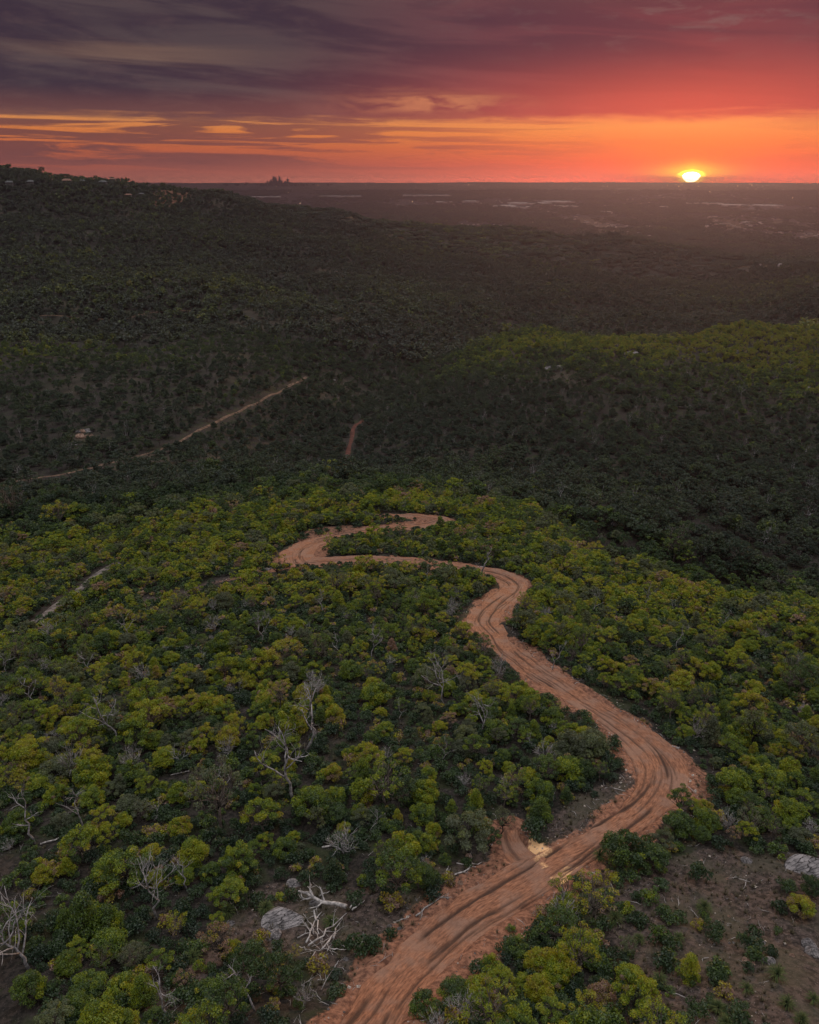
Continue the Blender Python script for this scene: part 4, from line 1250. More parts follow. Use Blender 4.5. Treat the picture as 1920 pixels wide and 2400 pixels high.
for i, (a, b, c, d, r_, lb) in enumerate([
        (500, 1722, 570, 1698, 2.6, 'pale fallen branch lying among yellow bushes right of the leaning silver tree'),
        (755, 1990, 835, 1974, 2.4, 'pale fallen limb in the dark gap above the timber heap'),
        (1070, 2025, 1115, 2035, 1.8, 'dark broken stick on the verge left of the muddy spur'),
        (1060, 2060, 1130, 2022, 2.2, 'dark log lying along the left verge of the road'),
        (1045, 2062, 1052, 2030, 2.2, 'pale upright stick among the verge timber'),
        (975, 2150, 1040, 2105, 2.0, 'grey log on the left verge further down the road'),
        (760, 2298, 745, 2296, 2.0, 'pale splinter on the red soil by the bottom verge'),
        (1548, 1742, 1592, 1760, 2.0, 'pale log on the right verge of the big bend'),
        (1430, 2070, 1440, 2100, 1.5, 'thin pale stick in the low scrub right of the road'),
        (445, 1811, 400, 1818, 2.0, 'silver branch lying left of the small spreading dead tree'),
        (94, 1978, 190, 1950, 2.0, 'long curved pale branch lying left of the Y shaped dead tree'),
        (845, 1985, 880, 1960, 2.0, 'tangled stick at the edge of the trees above the verge'),
        (1290, 1818, 1335, 1826, 2.0, 'pale log at the edge of the road bay'),
        (1215, 1448, 1255, 1440, 2.0, 'log on the red spoil beside the upper road')]):
    log(a, b, c, d, r_, lb, 1, .05, 200 + i, 'fallen wood scattered through the bush')

# ------------------------------------------------------------------ boulders and slabs
def rock_mesh(seed, flat, jag=.22, sub=3):
    rs = np.random.RandomState(seed)
    # cube-sphere
    k = 9 if sub > 2 else 5
    g = np.linspace(-1, 1, k)
    V, Fc = [], []; off = 0
    for ax in range(3):
        for sg in (-1, 1):
            a, b = np.meshgrid(g, g, indexing='ij')
            p = np.stack([a, b, np.full_like(a, sg)], -1).reshape(-1, 3)
            if sg < 0:
                p = p[:, [1, 0, 2]]
            p = np.roll(p, ax, axis=1)
            V.append(p); Fc.append(grid_faces(k, k) + off); off += k * k
    V = np.vstack(V); Fc = np.vstack(Fc)
    V = V / np.linalg.norm(V, axis=1)[:, None] ** .75
    for _ in range(7):                       # planar cleaves
        nrm = unit(1, rs)[0]; d = .62 + .25 * rs.rand()
        ex = np.maximum(V @ nrm - d, 0)[:, None]; V = V - nrm * ex * .85
    V = V + jag * .35 * np.stack([vnoise(V[:, 0] * 3 + V[:, 2] * 2.1, V[:, 1] * 3 - V[:, 2] * 1.7, seed + q) for q in range(3)], 1)
    V = V * np.array([1, .8, flat])
    return new_mesh('boulder', V, Fc, [M['redrock'] if seed % 5 == 4 else M['rock']], None, None, False)
rock_stock = [rock_mesh(i, f) for i, f in enumerate((.6, .7, .45, .55, .75, .35))]
BOULD = [(1896, 2040, 55, 5, 'long pale granite slab at the right edge above the stony ground'), (1750, 2020, 14, 2, 'dark grey boulder left of the long pale slab'),
         (1895, 2217, 20, 1, 'large rounded boulder at the right edge'), (1906, 2236, 20, 0, 'flat boulder just below the large rounded one at right'),
         (1756, 2257, 17, 4, 'pinkish boulder in the stony clearing'), (1803, 2257, 16, 2, 'flat pink stone right of the pinkish boulder'),
         (1789, 2209, 9, 0, 'small pale stone above the pinkish boulder'), (1670, 2295, 13, 1, 'grey stone low in the stony clearing'),
         (1358, 2215, 14, 0, 'grey boulder between the yellow trees below the road'), (1121, 2265, 8, 1, 'small grey stone on the right verge near the bottom'),
         (1027, 2103, 8, 3, 'grey stone on the left verge beside the road'), (1048, 2112, 6, 1, 'small pale stone on the left verge'),
         (988, 2151, 7, 4, 'orange stone at the left foot of the verge'), (1180, 1965, 9, 4, 'round orange boulder beside the muddy spur'),
         (1099, 2007, 9, 4, 'pale orange stone in the verge timber'), (1080, 2074, 8, 4, 'orange stone on the left verge above the grey one'),
         (1856, 2245, 7, 4, 'small bright stone in the right of the clearing'), (662, 2156, 50, 5, 'broad fissured granite slab left of the timber heap'),
         (640, 2190, 22, 2, 'lower shelf of rock under the broad granite slab'), (540, 2160, 11, 0, 'grey stone left of the granite slab'),
         (523, 2217, 8, 1, 'pale stone on red soil in the lower left clearing'), (470, 2196, 8, 3, 'small stone at the left end of the clearing'),
         (779, 2294, 8, 4, 'orange stone by the bottom left road verge'), (860, 2209, 8, 4, 'orange stone right of the timber heap'),
         (913, 2168, 7, 3, 'pale stone high on the stony verge'), (938, 2174, 7, 0, 'pale rounded stone nearest the road verge corner'),
         (740, 2120, 16, 2, 'flat rock shelf behind the fallen trunk'), (690, 2075, 20, 5, 'grey rock shelf above the granite slab'),
         (674, 1254, 22, 5, 'grey slab beyond the hairpin bend'), (1294, 1212, 18, 3, 'pale rock pile at the valley edge'),
         (1427, 1228, 26, 5, 'low pale ledge in the dark gully'), (1300, 868, 24, 2, 'long pale outcrop on the right hill'),
         (1477, 830, 20, 5, 'small pale outcrop near the crest of the right hill'), (1737, 828, 16, 2, 'grey outcrop on the crest of the right hill'),
         (1890, 912, 12, 3, 'grey boulder near the right edge of the right hill'), (1480, 1725, 12, 2, 'flat tan stone inside the big road bend'),
         (780, 893, 8, 2, 'pale rock by the trail end on the left hillside'), (1040, 1290, 8, 1, 'small rock beside the upper road leg'),
         (640, 1330, 12, 3, 'pale rubble block below the hairpin'), (628, 1338, 8, 1, 'small pale block left of the hairpin rubble'),
         (812, 2250, 8, 0, 'bluish stone at the foot of the dark small conifer'), (1340, 2030, 7, 1, 'small stone right of the painted sunlit patch')]
for cx, cy, n_ in ((189, 1030, 9),):
    for i in range(n_):
        BOULD.append((cx + rnd.uniform(-26, 26), cy + rnd.uniform(-26, 18), rnd.uniform(7, 13), rnd.randrange(5), 'pale granite boulder in the rock pile on the near left hillside'))
for i, (px, py, wpx, v_, lb) in enumerate(BOULD):
    p = cast(px, py); z = float(mesh_h(*p)[0])
    zc = p[1] * CP + (CZ - z) * SP
    s_ = wpx * zc / F
    if 'rock pile on the near left' in lb:
        name_, grp = 'boulder', 'granite boulders of the hillside rock pile'
    else:
        name_, grp = 'boulder', 'boulders and slabs on the ground'
    o = link(name_, rock_stock[v_], None, (p[0], p[1], z + s_ * .12), label=lb, category='boulder', group=grp)
    o.rotation_euler = (rnd.uniform(-.15, .15), rnd.uniform(-.15, .15), rnd.uniform(-.5, .5))
    o.scale = (s_, s_, s_ * (.8 if v_ != 5 else .30))
LAND.append(('granite slab', 662, 2156)); LAND.append(('long pale slab at right', 1890, 2035)); LAND.append(('pinkish boulder', 1756, 2257))

# ------------------------------------------------------------------ grass trees (spiky rosettes)
def spiky(seed):
    rs = np.random.RandomState(seed); G = Geo()
    n_ = 150
    el = np.arcsin(rs.uniform(-.25, 1, n_)); a = rs.uniform(0, 6.283, n_)
    d = np.c_[np.cos(a) * np.cos(el), np.sin(a) * np.cos(el), np.sin(el)]
    L = rs.uniform(.45, .75, n_)[:, None]
    base = np.array([0, 0, .38]) + d * .05
    midp = base + d * L * .6
    tip = base + d * L + [0, 0, -.16]
    sd = np.cross(d, [0, 0, 1.0]); sd /= np.linalg.norm(sd, axis=1)[:, None] + 1e-6
    wd = .014
    V = np.stack([base - sd * wd, base + sd * wd, midp + sd * wd, midp - sd * wd, tip], 1).reshape(-1, 3)
    b = np.arange(n_)[:, None] * 5
    Fc = np.vstack([b + [0, 1, 2], b + [0, 2, 3], b + [3, 2, 4]])
    G.add(V, Fc); T = Geo(); T.tube([[0, 0, -.2], [0, 0, .2], [0, 0, .42]], [.11, .10, .08], 7)
    return G.mesh('leaves', [M['grass_tree']]), T.mesh('trunk', [M['dark_bark']], True)
SPK = [spiky(i) for i in range(3)]
GT = [(1650, 2128), (1564, 2256), (1497, 2206), (1678, 2279), (1845, 2351), (1750, 2318), (1683, 2368), (1850, 2078), (1906, 2345), (1405, 2009), (1544, 2301), (1636, 2039),
      (623, 2128), (534, 2134), (451, 2240), (1820, 2290), (1440, 2160), (1590, 2200), (1700, 2400), (1880, 2390), (775, 2160)]
spk_roots = []
for i, (px, py) in enumerate(GT):
    p = cast(px, py, .3); z = float(mesh_h(*p)[0])
    root = link('grass_tree', None, None, (p[0], p[1], z), category='grass tree', group='spiky grass trees in the open ground')
    a, b = SPK[i % 3]
    root.rotation_euler = (0, 0, rnd.uniform(0, 6)); s_ = rnd.uniform(.8, 1.25); root.scale = (s_, s_, s_)
    link('leaves', a, root, label=None) if False else link('leaves', a, root)
    link('trunk', b, root)
    spk_roots.append((root, px, py))

# ------------------------------------------------------------------ landmarks and labels
SHORT = [('tall silver dead tree', 732, 1690), ('silver tree with long left limb', 678, 1800), ('leaning silver dead tree', 262, 1690),
         ('wide fan of bleached branches', 1031, 1605), ('V shaped dead tree by the road', 1130, 1682), ('domed dead tree', 366, 2100),
         ('broad white dead tree', 60, 2215), ('Y shaped dead tree', 190, 1907), ('V shaped bottom dead tree', 394, 2355),
         ('short twisted dead tree', 436, 2060), ('timber heap', 745, 2165), ('broad granite slab', 662, 2156), ('long pale slab at right', 1890, 2035),
         ('pinkish boulder', 1756, 2257), ('round orange boulder', 1180, 1965), ('pale sandy patch', 1268, 2000), ('top of the muddy spur', 1200, 1945),
         ('big right hand road bend', 1545, 1775), ('bare grey road bay', 1380, 1890), ('bottom end of the road', 870, 2390), ('grey boulder below the road', 1358, 2215),
         ('large rounded boulder at right', 1895, 2217), ('large bare trunked grey gum', 512, 1900), ('fine dead sapling by the spur', 884, 1935),
         ('slender dark dead tree at left', 80, 1925), ('tiny twiggy dead tree', 370, 1900), ('thin bundle of dead stems', 937, 1665), ('fan of leaning stems', 1850, 1575),
         ('low grey scrub dead tree', 1695, 1460), ('small spreading dead tree', 420, 1780), ('curved pale limb', 576, 2320), ('fine dead sapling lower centre', 1043, 1765),
         ('bay outside the big bend', 1610, 1830), ('sprawling tree over the road verge', 1316, 2090), ('pale log by the road bay', 1312, 1822),
         ('thin dead sapling by the bay', 1238, 1740), ('thin pale right hand dead tree', 1588, 1500), ('grey stone low in the clearing', 1670, 2295),
         ('pale fallen limb above the heap', 795, 1982), ('narrow middle road', 1290, 1600), ('spiky tree behind the grey gum', 519, 1823),
         ('upper road bend', 1203, 1368), ('hairpin bend', 690, 1300), ('far road loop', 1035, 1222), ('grey gravel track', 120, 1435), ('slim pale dead tree', 614, 1475),
         ('slender dead tree by the road', 1305, 1540), ('stocky grey dead tree', 1515, 1405), ('charred black tree', 1318, 1330), ('twiggy dead tree at left', 209, 1560),
         ('dead tree midway up the slope', 478, 1540), ('plain grey dead trunk', 756, 1412), ('pale stump by the upper road', 1002, 1350), ('arched dead branch', 1604, 1310),
         ('valley floor dead tree', 1314, 1165), ('forked gully dead tree', 1870, 1300), ('dark gully dead tree', 1790, 1265), ('dead tree in the left valley', 198, 1205),
         ('pale ledge in the gully', 1427, 1228), ('red valley track', 812, 1080), ('grey slab past the hairpin', 674, 1254), ('dark bush at upper left', 60, 1280)]
ORD = ['nearest', 'second', 'third', 'fourth', 'fifth', 'sixth', 'seventh', 'eighth', 'ninth', 'tenth', 'eleventh', 'twelfth', 'thirteenth', 'fourteenth', 'fifteenth', 'sixteenth', 'seventeenth', 'eighteenth', 'nineteenth', 'twentieth']
def where(px, py, used, noun):
    """nearest landmark, side and order: unique phrase per kind"""
    best = sorted((math.hypot(px - a, py - b), nm, a, b) for nm, a, b in SHORT)[0]
    _, nm, a, b = best
    dx, dy = px - a, py - b
    side = ('right of' if dx > 0 else 'left of') if abs(dx) > abs(dy) else ('above' if dy < 0 else 'below')
    key = (noun, nm, side)
    used[key] = used.get(key, 0) + 1
    n_ = used[key]
    side = {'right of': 'right of', 'left of': 'left of', 'above': 'above', 'below': 'below'}[side]
    return (ORD[n_ - 1] if n_ <= len(ORD) else 'outermost'), side, nm
def tint_word(t):
    return 'grey-green' if t > 1.05 else ('dark blue-green' if t < .26 else 'dull olive' if t < .42 else 'olive green' if t < .54 else 'green' if t < .63 else 'yellow-green' if t < .73 else
            'bright yellow-green' if t < .79 else 'golden' if t < .885 else 'brown' if t < .95 else 'pinkish dry')
used = {}
for root, px, py in sorted(spk_roots, key=lambda q: min(math.hypot(q[1] - a, q[2] - b) for _, a, b in SHORT)):
    o_, sd, nm = where(px, py, used, 'spiky')
    root['label'] = 'spiky dark green grass tree, %s %s the %s' % (o_, sd, nm)

# ------------------------------------------------------------------ place individual plants, the rest as masses
def pick(lst, rad_, hgt_, count):
    A = np.array([(t[0], t[1], t[2]) for t in lst])
    z = mesh_h(A[:, 0], A[:, 1])
    px, py, zc = project(A[:, 0], A[:, 1], z + hgt_ * A[:, 2])
    size = rad_ * 2 * A[:, 2] * F / zc
    vis = (px > -size * .2) & (px < 1920 + size * .2) & (py > 0) & (py < 2400 + size * .3)
    order = np.argsort(-np.where(vis, size, 0))
    sel = order[:count]
    return z, px, py, size, set(int(i) for i in sel), [int(i) for i in sel]
def place_kind(lst, rad_, hgt_, name, noun_of, cat_of, group, count):
    z, px, py, size, chosen, order = pick(lst, rad_, hgt_, count)
    used = {}
    order = sorted(order, key=lambda i: min(math.hypot(px[i] - a, py[i] - b) for _, a, b in SHORT))
    ssorted = np.sort(size[order]); lo_, hi_ = ssorted[len(order) // 3], ssorted[2 * len(order) // 3]
    for i in order:
        X0, Y0, s_, tint, form, rz, v_ = lst[i]
        cr, tr, H_ = PROTO[form][v_]
        noun = noun_of(form)
        o_, sd, nm = where(px[i], py[i], used, group)
        sz = 'large' if size[i] > hi_ else ('small' if size[i] < lo_ else 'medium')
        lb = '%s %s %s, %s %s the %s' % (sz, tint_word(tint), noun, o_, sd, nm)
        wds = lb.split()
        if len(wds) > 16:
            lb = '%s %s, %s %s the %s' % (tint_word(tint), noun, o_, sd, nm)
        root = link(name, None, None, (X0, Y0, z[i] - .05), label=lb, category=cat_of(form), group=group)
        root.rotation_euler = (rnd.uniform(-.06, .06), rnd.uniform(-.06, .06), rz)
        h_ = s_ * rnd.uniform(.88, 1.15)
        root.scale = (s_, s_, h_)
        c = link('crown', cr, root); c['tint'] = float(tint)
        link('trunk', tr, root)
    return z, chosen
zt, chosen = place_kind(trees, 1.6, 2.0, 'gum_tree', lambda f: {'round': 'rounded gum tree', 'broad': 'spreading gum tree', 'sparse': 'open gum tree', 'upright': 'upright gum tree', 'twiggy': 'nearly leafless sapling'}[f],
                        lambda f: 'tree', 'gum trees of the near bush', 290)
rest = [i for i in range(len(trees)) if i not in chosen]
zs, chosen_s = place_kind(shrubs, .62, .5, 'shrub', lambda f: 'shrub', lambda f: 'shrub', 'low shrubs of the near bush', 290)
rest_s = [i for i in range(len(shrubs)) if i not in chosen_s]

rs = np.random.RandomState(77)
def form_index(form, v_):
    return TREE_FORMS.index(form) + v_
def send(name, items, lst, zz, idx_fn, **props):
    P_ = np.array([(t[0], t[1], z) for t, z in zip(lst, zz)])
    S_ = np.array([(t[2], t[2], t[2] * rnd.uniform(.88, 1.15)) for t in lst])
    Rt = np.array([(rnd.uniform(-.06, .06), rnd.uniform(-.06, .06), t[5]) for t in lst])
    mass(name, items, P_, [idx_fn(t) for t in lst], Rt, S_, [t[3] for t in lst], **props)
near_l = [i for i in rest if math.hypot(trees[i][0], trees[i][1]) < 125]
mid_l = [i for i in rest if math.hypot(trees[i][0], trees[i][1]) >= 125]
send('near_bushland', near_items, [trees[i] for i in near_l], zt[near_l], lambda t: form_index(t[4], t[6]), label='dense low gum bush covering the near ridge', category='bush')
send('ridge_bushland', mid_items, [trees[i] for i in mid_l], zt[mid_l], lambda t: form_index(t[4], t[6]), label='gum bush on the far end of the ridge around the hairpin road', category='bush')
sn = [i for i in rest_s if math.hypot(shrubs[i][0], shrubs[i][1]) < 95]; sm = [i for i in rest_s if math.hypot(shrubs[i][0], shrubs[i][1]) >= 95]
send('undergrowth', shrub_near, [shrubs[i] for i in sn], zs[sn], lambda t: t[6], label='low dark undergrowth between the near trees', category='undergrowth')
send('ridge_undergrowth', shrub_mid, [shrubs[i] for i in sm], zs[sm], lambda t: t[6], label='low undergrowth along the upper road', category='undergrowth')

def forest(name, items, r0, r1, cell, size, lab, prob_fn, tint_off=0.0, zoff=0.0, lim=.60, big=0.0):
    xs, ys = jitter_grid(-r1 * .6, r1 * .6, r0 * .7, r1, cell, rs)
    r = np.hypot(xs, ys)
    k = in_view(xs, ys, lim) & (r >= r0) & (r < r1)
    xs, ys = xs[k], ys[k]
    k = rs.rand(len(xs)) < prob_fn(xs, ys)
    xs, ys = xs[k], ys[k]
    z = mesh_h(xs, ys) + zoff
    sc = size * np.clip(rs.lognormal(0, .25, len(xs)), .5, 1.7) * (1 + big * smooth(430, 300, np.hypot(xs, ys)))
    S_ = np.c_[sc, sc, sc * rs.uniform(.85, 1.2, len(xs))]
    Rt = np.c_[rs.normal(0, .04, (len(xs), 2)), rs.rand(len(xs)) * 6.28]
    w_ = rs.rand(len(xs))
    pr = np.where(w_ < .6, rs.randint(0, 7, len(xs)), rs.randint(0, len(items), len(xs))) if len(items) > 6 else rs.randint(0, len(items), len(xs))
    mass(name, items, np.c_[xs, ys, z], pr, Rt, S_, np.clip(tint_field(xs, ys, rs) + tint_off, .02, 1.4), label=lab, category='forest')
    return len(xs)
def p_valley(x, y):
    c = fbm(x, y, 60, 3, 91)
    p = np.clip(.92 + .6 * c, .3, 1) * (1 - .35 * smooth(400, 300, np.hypot(x, y)))
    # the near left hillside is burnt and open
    px, py, _ = project(x, y, base_h(x, y))
    bald = smooth(1150, 1080, py) * smooth(790, 830, py) * smooth(760, 560, px)
    p = p * (1 - .45 * bald)
    return p * smooth(.4, 2.6, np.minimum(tracks_dist(x, y), np.where((np.hypot(x, y) < 350) & (x < 0), behind_dist(lambda a_, b_: tracks_dist(a_, b_, ('trail',)), x, y, (4, 8, 12, 16, 20)), behind_dist(lambda a_, b_: tracks_dist(a_, b_, ('trail',)), x, y, (4,))))) * (1 - .5 * smooth(.28, .42, fbm(x, y, 55, 3, 93)) * (x < 40))
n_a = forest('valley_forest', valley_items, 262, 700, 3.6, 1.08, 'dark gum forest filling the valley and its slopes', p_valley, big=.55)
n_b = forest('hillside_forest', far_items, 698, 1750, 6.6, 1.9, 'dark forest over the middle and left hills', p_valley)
n_d = forest('plain_woodland', patch_items, 3795, 10500, 44.0, 2.1, 'belts of dark trees on the plain', lambda x, y: np.clip(.62 + 1.5 * fbm(x / 1.6, y / 4, 260, 3, 64), .02, .95), -.1, 0, .56)
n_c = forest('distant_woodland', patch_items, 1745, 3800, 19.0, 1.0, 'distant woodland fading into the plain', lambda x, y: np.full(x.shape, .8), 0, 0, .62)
print('instances', len(near_l), len(mid_l), len(sn), len(sm), n_a, n_b, n_c, n_d)

# ------------------------------------------------------------------ litter: pebbles, tufts, twigs
M['pale_stone'] = simple('pale_stone', (.20, .17, .155), (.42, .36, .32), 3.0)
def pebble(seed):
    rs = np.random.RandomState(seed)
    V = np.array([[1, 0, 0], [-1, 0, 0], [0, 1, 0], [0, -1, 0], [0, 0, 1], [0, 0, -1]], float) * rs.uniform(.6, 1.1, (6, 1)) * [1, .8, .6]
    Fc = np.array([[0, 2, 4], [2, 1, 4], [1, 3, 4], [3, 0, 4], [2, 0, 5], [1, 2, 5], [3, 1, 5], [0, 3, 5]])
    G = Geo(); G.add(V, Fc, 0); return G.mesh('stone', [(M['rock'], M['pale_stone'], M['redrock'])[seed % 3]])
def tuft(seed):
    rs = np.random.RandomState(seed); G = Geo(); n_ = 34
    a = rs.uniform(0, 6.28, n_); sp = rs.uniform(.05, .5, n_); h = rs.uniform(.12, .34, n_)
    b = np.c_[np.cos(a) * .05, np.sin(a) * .05, a * 0]; t = np.c_[np.cos(a) * sp * .6, np.sin(a) * sp * .6, h]
    sd = np.c_[-np.sin(a), np.cos(a), a * 0] * .018
    G.add(np.stack([b - sd, b + sd, t], 1).reshape(-1, 3), np.arange(n_ * 3).reshape(-1, 3))
    return G.mesh('tuft', [M['tuft']])
def twig(seed):
    rs = np.random.RandomState(seed); G = Geo()
    G.tube(wander((0, 0, .04), (1, 0, .05), 1.0, rs, 4, .4, 0), [.022, .018, .013, .006], 3)
    G.tube(wander((.4, 0, .06), (.7, .6, .1), .4, rs, 3, .3, 0), [.012, .009, .005], 3)
    return G.mesh('twig', [M['log']])
def sprinkle(name, items, cell, rmax, pf, smin, smax, lab, cat, tilt=1.0, dz=0.0):
    xs, ys = jitter_grid(-rmax * .62, rmax * .62, 26, rmax, cell, rs)
    k = in_view(xs, ys) & (np.hypot(xs, ys) < rmax); xs, ys = xs[k], ys[k]
    rd_ = road_dist(xs, ys); op = openness(xs, ys)
    k = rs.rand(len(xs)) < pf(rd_, op, xs, ys); xs, ys = xs[k], ys[k]
    z = mesh_h(xs, ys) + dz
    sc = smin * (smax / smin) ** (rs.rand(len(xs)) ** 1.8)
    mass(name, items, np.c_[xs, ys, z], rs.randint(0, len(items), len(xs)), np.c_[rs.uniform(-.3, .3, (len(xs), 2)) * tilt, rs.rand(len(xs)) * 6.28],
         np.c_[sc, sc, sc], np.zeros(len(xs)), label=lab, category=cat)
    print(name, len(xs))
sprinkle('loose_stones', [pebble(i) for i in range(9)], .45, 150,
         lambda rd_, op, x, y: np.where(rd_ > -.25, .95 * np.exp(-np.maximum(rd_ - .5, 0) / 1.8) * np.clip(.45 + 2.4 * fbm(x, y, 7, 2, 44), .04, 1) + .34 * op * np.clip(6 * fbm(x, y, 4, 2, 46), .03, 1), .004), .04, .24,
         'loose pale and orange stones on the verges and clearings', 'stones')
sprinkle('grass_tufts', [tuft(i) for i in range(4)], .66, 105, lambda rd_, op, x, y: (rd_ > .6) * (.30 + .6 * op * (fbm(x, y, 6, 2, 11) > -.12)), .4, 1.7, 'dry grass tufts on the open ground', 'grass', .3)
sprinkle('fallen_twigs', [twig(i) for i in range(4)], .8, 110, lambda rd_, op, x, y: (rd_ > .3) * (.14 + .45 * np.exp(-rd_ / 2.0) + .15 * op), .4, 1.6, 'fallen twigs and sticks lying in the bush', 'twigs', .3)

# ------------------------------------------------------------------ city skyline
CITY_D = 12000.0
def at(px, py, d):
    v = ray(px, py); v = v / v[1] * d
    return v[0], d, CZ + v[2]
def prism(profile, w_, d_):
    """tower from (height, half-width factor) rows, rectangular plan"""
    V, Fc = [], []
    for h, f in profile:
        a, b = w_ * f * .5, d_ * f * .5
        V += [[-a, -b, h], [a, -b, h], [a, b, h], [-a, b, h]]
    for i in range(len(profile) - 1):
        for j in range(4):
            a = i * 4 + j; b = i * 4 + (j + 1) % 4
            Fc.append([a, b, b + 4, a + 4])
    k = (len(profile) - 1) * 4
    Fc.append([k, k + 1, k + 2, k + 3])
    return np.array(V, float), np.array(Fc)
TOW = [(160, 36, 400, 'flat', 'low squat block standing alone left of the city towers'), (578, 30, 372, 'round', 'slim round-topped tower, leftmost of the city cluster'),
       (657, 66, 358, 'dome', 'wide domed tower left of the tallest one'), (715, 38, 295, 'mast', 'tall square tower with rooftop masts'),
       (757, 33, 292, 'point', 'pointed tower touching the tall square one'), (793, 28, 375, 'flat', 'low block between the two tall spires'),
       (828, 34, 268, 'spire', 'tall tapering spire tower in the middle of the skyline'), (870, 30, 370, 'round', 'low tower right of the spire'),
       (942, 34, 375, 'round', 'rounded low tower left of the square outlier'), (990, 38, 335, 'flat', 'square tall tower at the right of the city cluster'),
       (1032, 32, 402, 'flat', 'small block right of the square tower'), (1080, 26, 402, 'round', 'small rounded block, rightmost of the skyline')]
for x0, wd, top, kind, lb in TOW:
    px = 560 + x0 / 8.625; bx = at(px, 432, CITY_D); tx = at(px, 380 + top / 8.625, CITY_D)
    H = tx[2] - bx[2] + 25; W_ = 1.15 * wd / 8.625 / F * CITY_D / 1.08
    prof = {'flat': [(0, 1), (H * .96, 1), (H * .96, .8), (H, .8)], 'round': [(0, 1), (H * .86, 1), (H * .95, .8), (H, .5)], 'dome': [(0, 1), (H * .7, 1), (H * .85, .85), (H * .95, .6), (H, .3)],
            'mast': [(0, 1), (H * .99, 1), (H * 1.0, .9)], 'point': [(0, 1), (H * .72, 1), (H * .86, .75), (H, .12)], 'spire': [(0, 1), (H * .66, 1), (H * .84, .7), (H, .08)]}[kind]
    V, Fc = prism(prof, W_, W_)
    root = link('city_tower', None, None, (bx[0], bx[1], bx[2] - 25), label=lb, category='tower', group='city towers on the horizon')
    link('tower_shaft', new_mesh('tower_shaft', V, Fc, [M['tower']]), root)
    if kind == 'mast':
        for k_, hx2 in enumerate((-.35, .15)):
            V, Fc = prism([(H, 1), (H + 20 - 7 * k_, 1)], 6, 6); V[:, 0] += hx2 * W_
            link('roof_mast', new_mesh('roof_mast', V, Fc, [M['tower']]), root)
# low city blocks
rs2 = np.random.RandomState(3); V_, F_, o_ = [], [], 0
for i in range(90):
    px = rs2.normal(655, 30) if i < 60 else rs2.uniform(520, 800)
    b = at(px, 433, CITY_D + rs2.uniform(-400, 400)); h = rs2.uniform(10, 24) + 25
    V, Fc = prism([(0, 1), (h, 1)], rs2.uniform(15, 60), 40); V += [b[0], b[1], b[2] - 25]
    V_.append(V); F_.append(Fc + o_); o_ += len(V)
link('low_city_blocks', new_mesh('low_city_blocks', np.vstack(V_), np.vstack(F_), [M['tower']]), kind='stuff', label='low dark city blocks along the horizon', category='buildings')

# ------------------------------------------------------------------ houses on the left crest
def house(px, py, wpx, lb, roof='roof', rz=0.0):
    p = cast(px, py); z = float(mesh_h(*p)[0]); zc = p[1] * CP + (CZ - z) * SP
    W_ = wpx * zc / F; Dp = W_ * .7; h = 3.6; rh = W_ * .20
    root = link('house', None, None, (p[0], p[1], z + 2.2), label=lb, category='house', group='houses on the left hill')
    root.rotation_euler = (0, 0, rz)
    V, Fc = prism([(-6, 1), (h, 1)], W_, Dp); link('wall', new_mesh('wall', V, Fc, [M['wall']]), root)
    a, b = W_ * .56, Dp * .60
    V = np.array([[-a, -b, h], [a, -b, h], [a, b, h], [-a, b, h], [-a * .55, 0, h + rh], [a * .55, 0, h + rh]])
    Fr = np.array([[0, 1, 5, 4], [1, 2, 5, 5], [2, 3, 4, 5], [3, 0, 4, 4], [3, 2, 1, 0]])
    me = D.meshes.new('roof'); me.from_pydata(V.tolist(), [], [[0, 1, 5, 4], [1, 2, 5], [2, 3, 4, 5], [3, 0, 4], [3, 2, 1, 0]]); me.materials.append(M[roof])
    link('roof', me, root)
    for k_ in (-.28, .05, .30):
        V = np.array([[k_ * W_ - .8, -Dp / 2 - .06, 1.0], [k_ * W_ + .8, -Dp / 2 - .06, 1.0], [k_ * W_ + .8, -Dp / 2 - .06, 2.5], [k_ * W_ - .8, -Dp / 2 - .06, 2.5]])
        V2 = V + [0, .05, 0]
        link('window', new_mesh('window', np.r_[V, V2], np.array([[0, 1, 2, 3], [4, 7, 6, 5], [0, 4, 5, 1], [1, 5, 6, 2], [2, 6, 7, 3], [3, 7, 4, 0]]), [M['tower']]), root)
for a in [(24, 436, 17, 'grey roofed house, leftmost on the hill crest', 'roof', .2), (74, 434, 16, 'pale blue-grey house second from the left on the crest', 'roof', -.1),
          (116, 429, 16, 'brown roofed house among crest trees', 'roof2', 0), (158, 431, 20, 'long red-brown roofed house on the crest', 'roof2', .1), (160, 440, 12, 'small grey house below the long red-brown one', 'roof', 0),
          (195, 432, 13, 'narrow pale roofed house left of the hipped one', 'roof', .4), (243, 434, 17, 'pale hipped roof house standing clear on the crest', 'roof', 0),
          (266, 427, 13, 'half hidden house right of the hipped one', 'roof2', 0), (333, 463, 12, 'white building on the red cut below the crest', 'roof', .1), (302, 465, 14, 'low pinkish shed left of the white building', 'roof2', 0)]:
    house(*a)

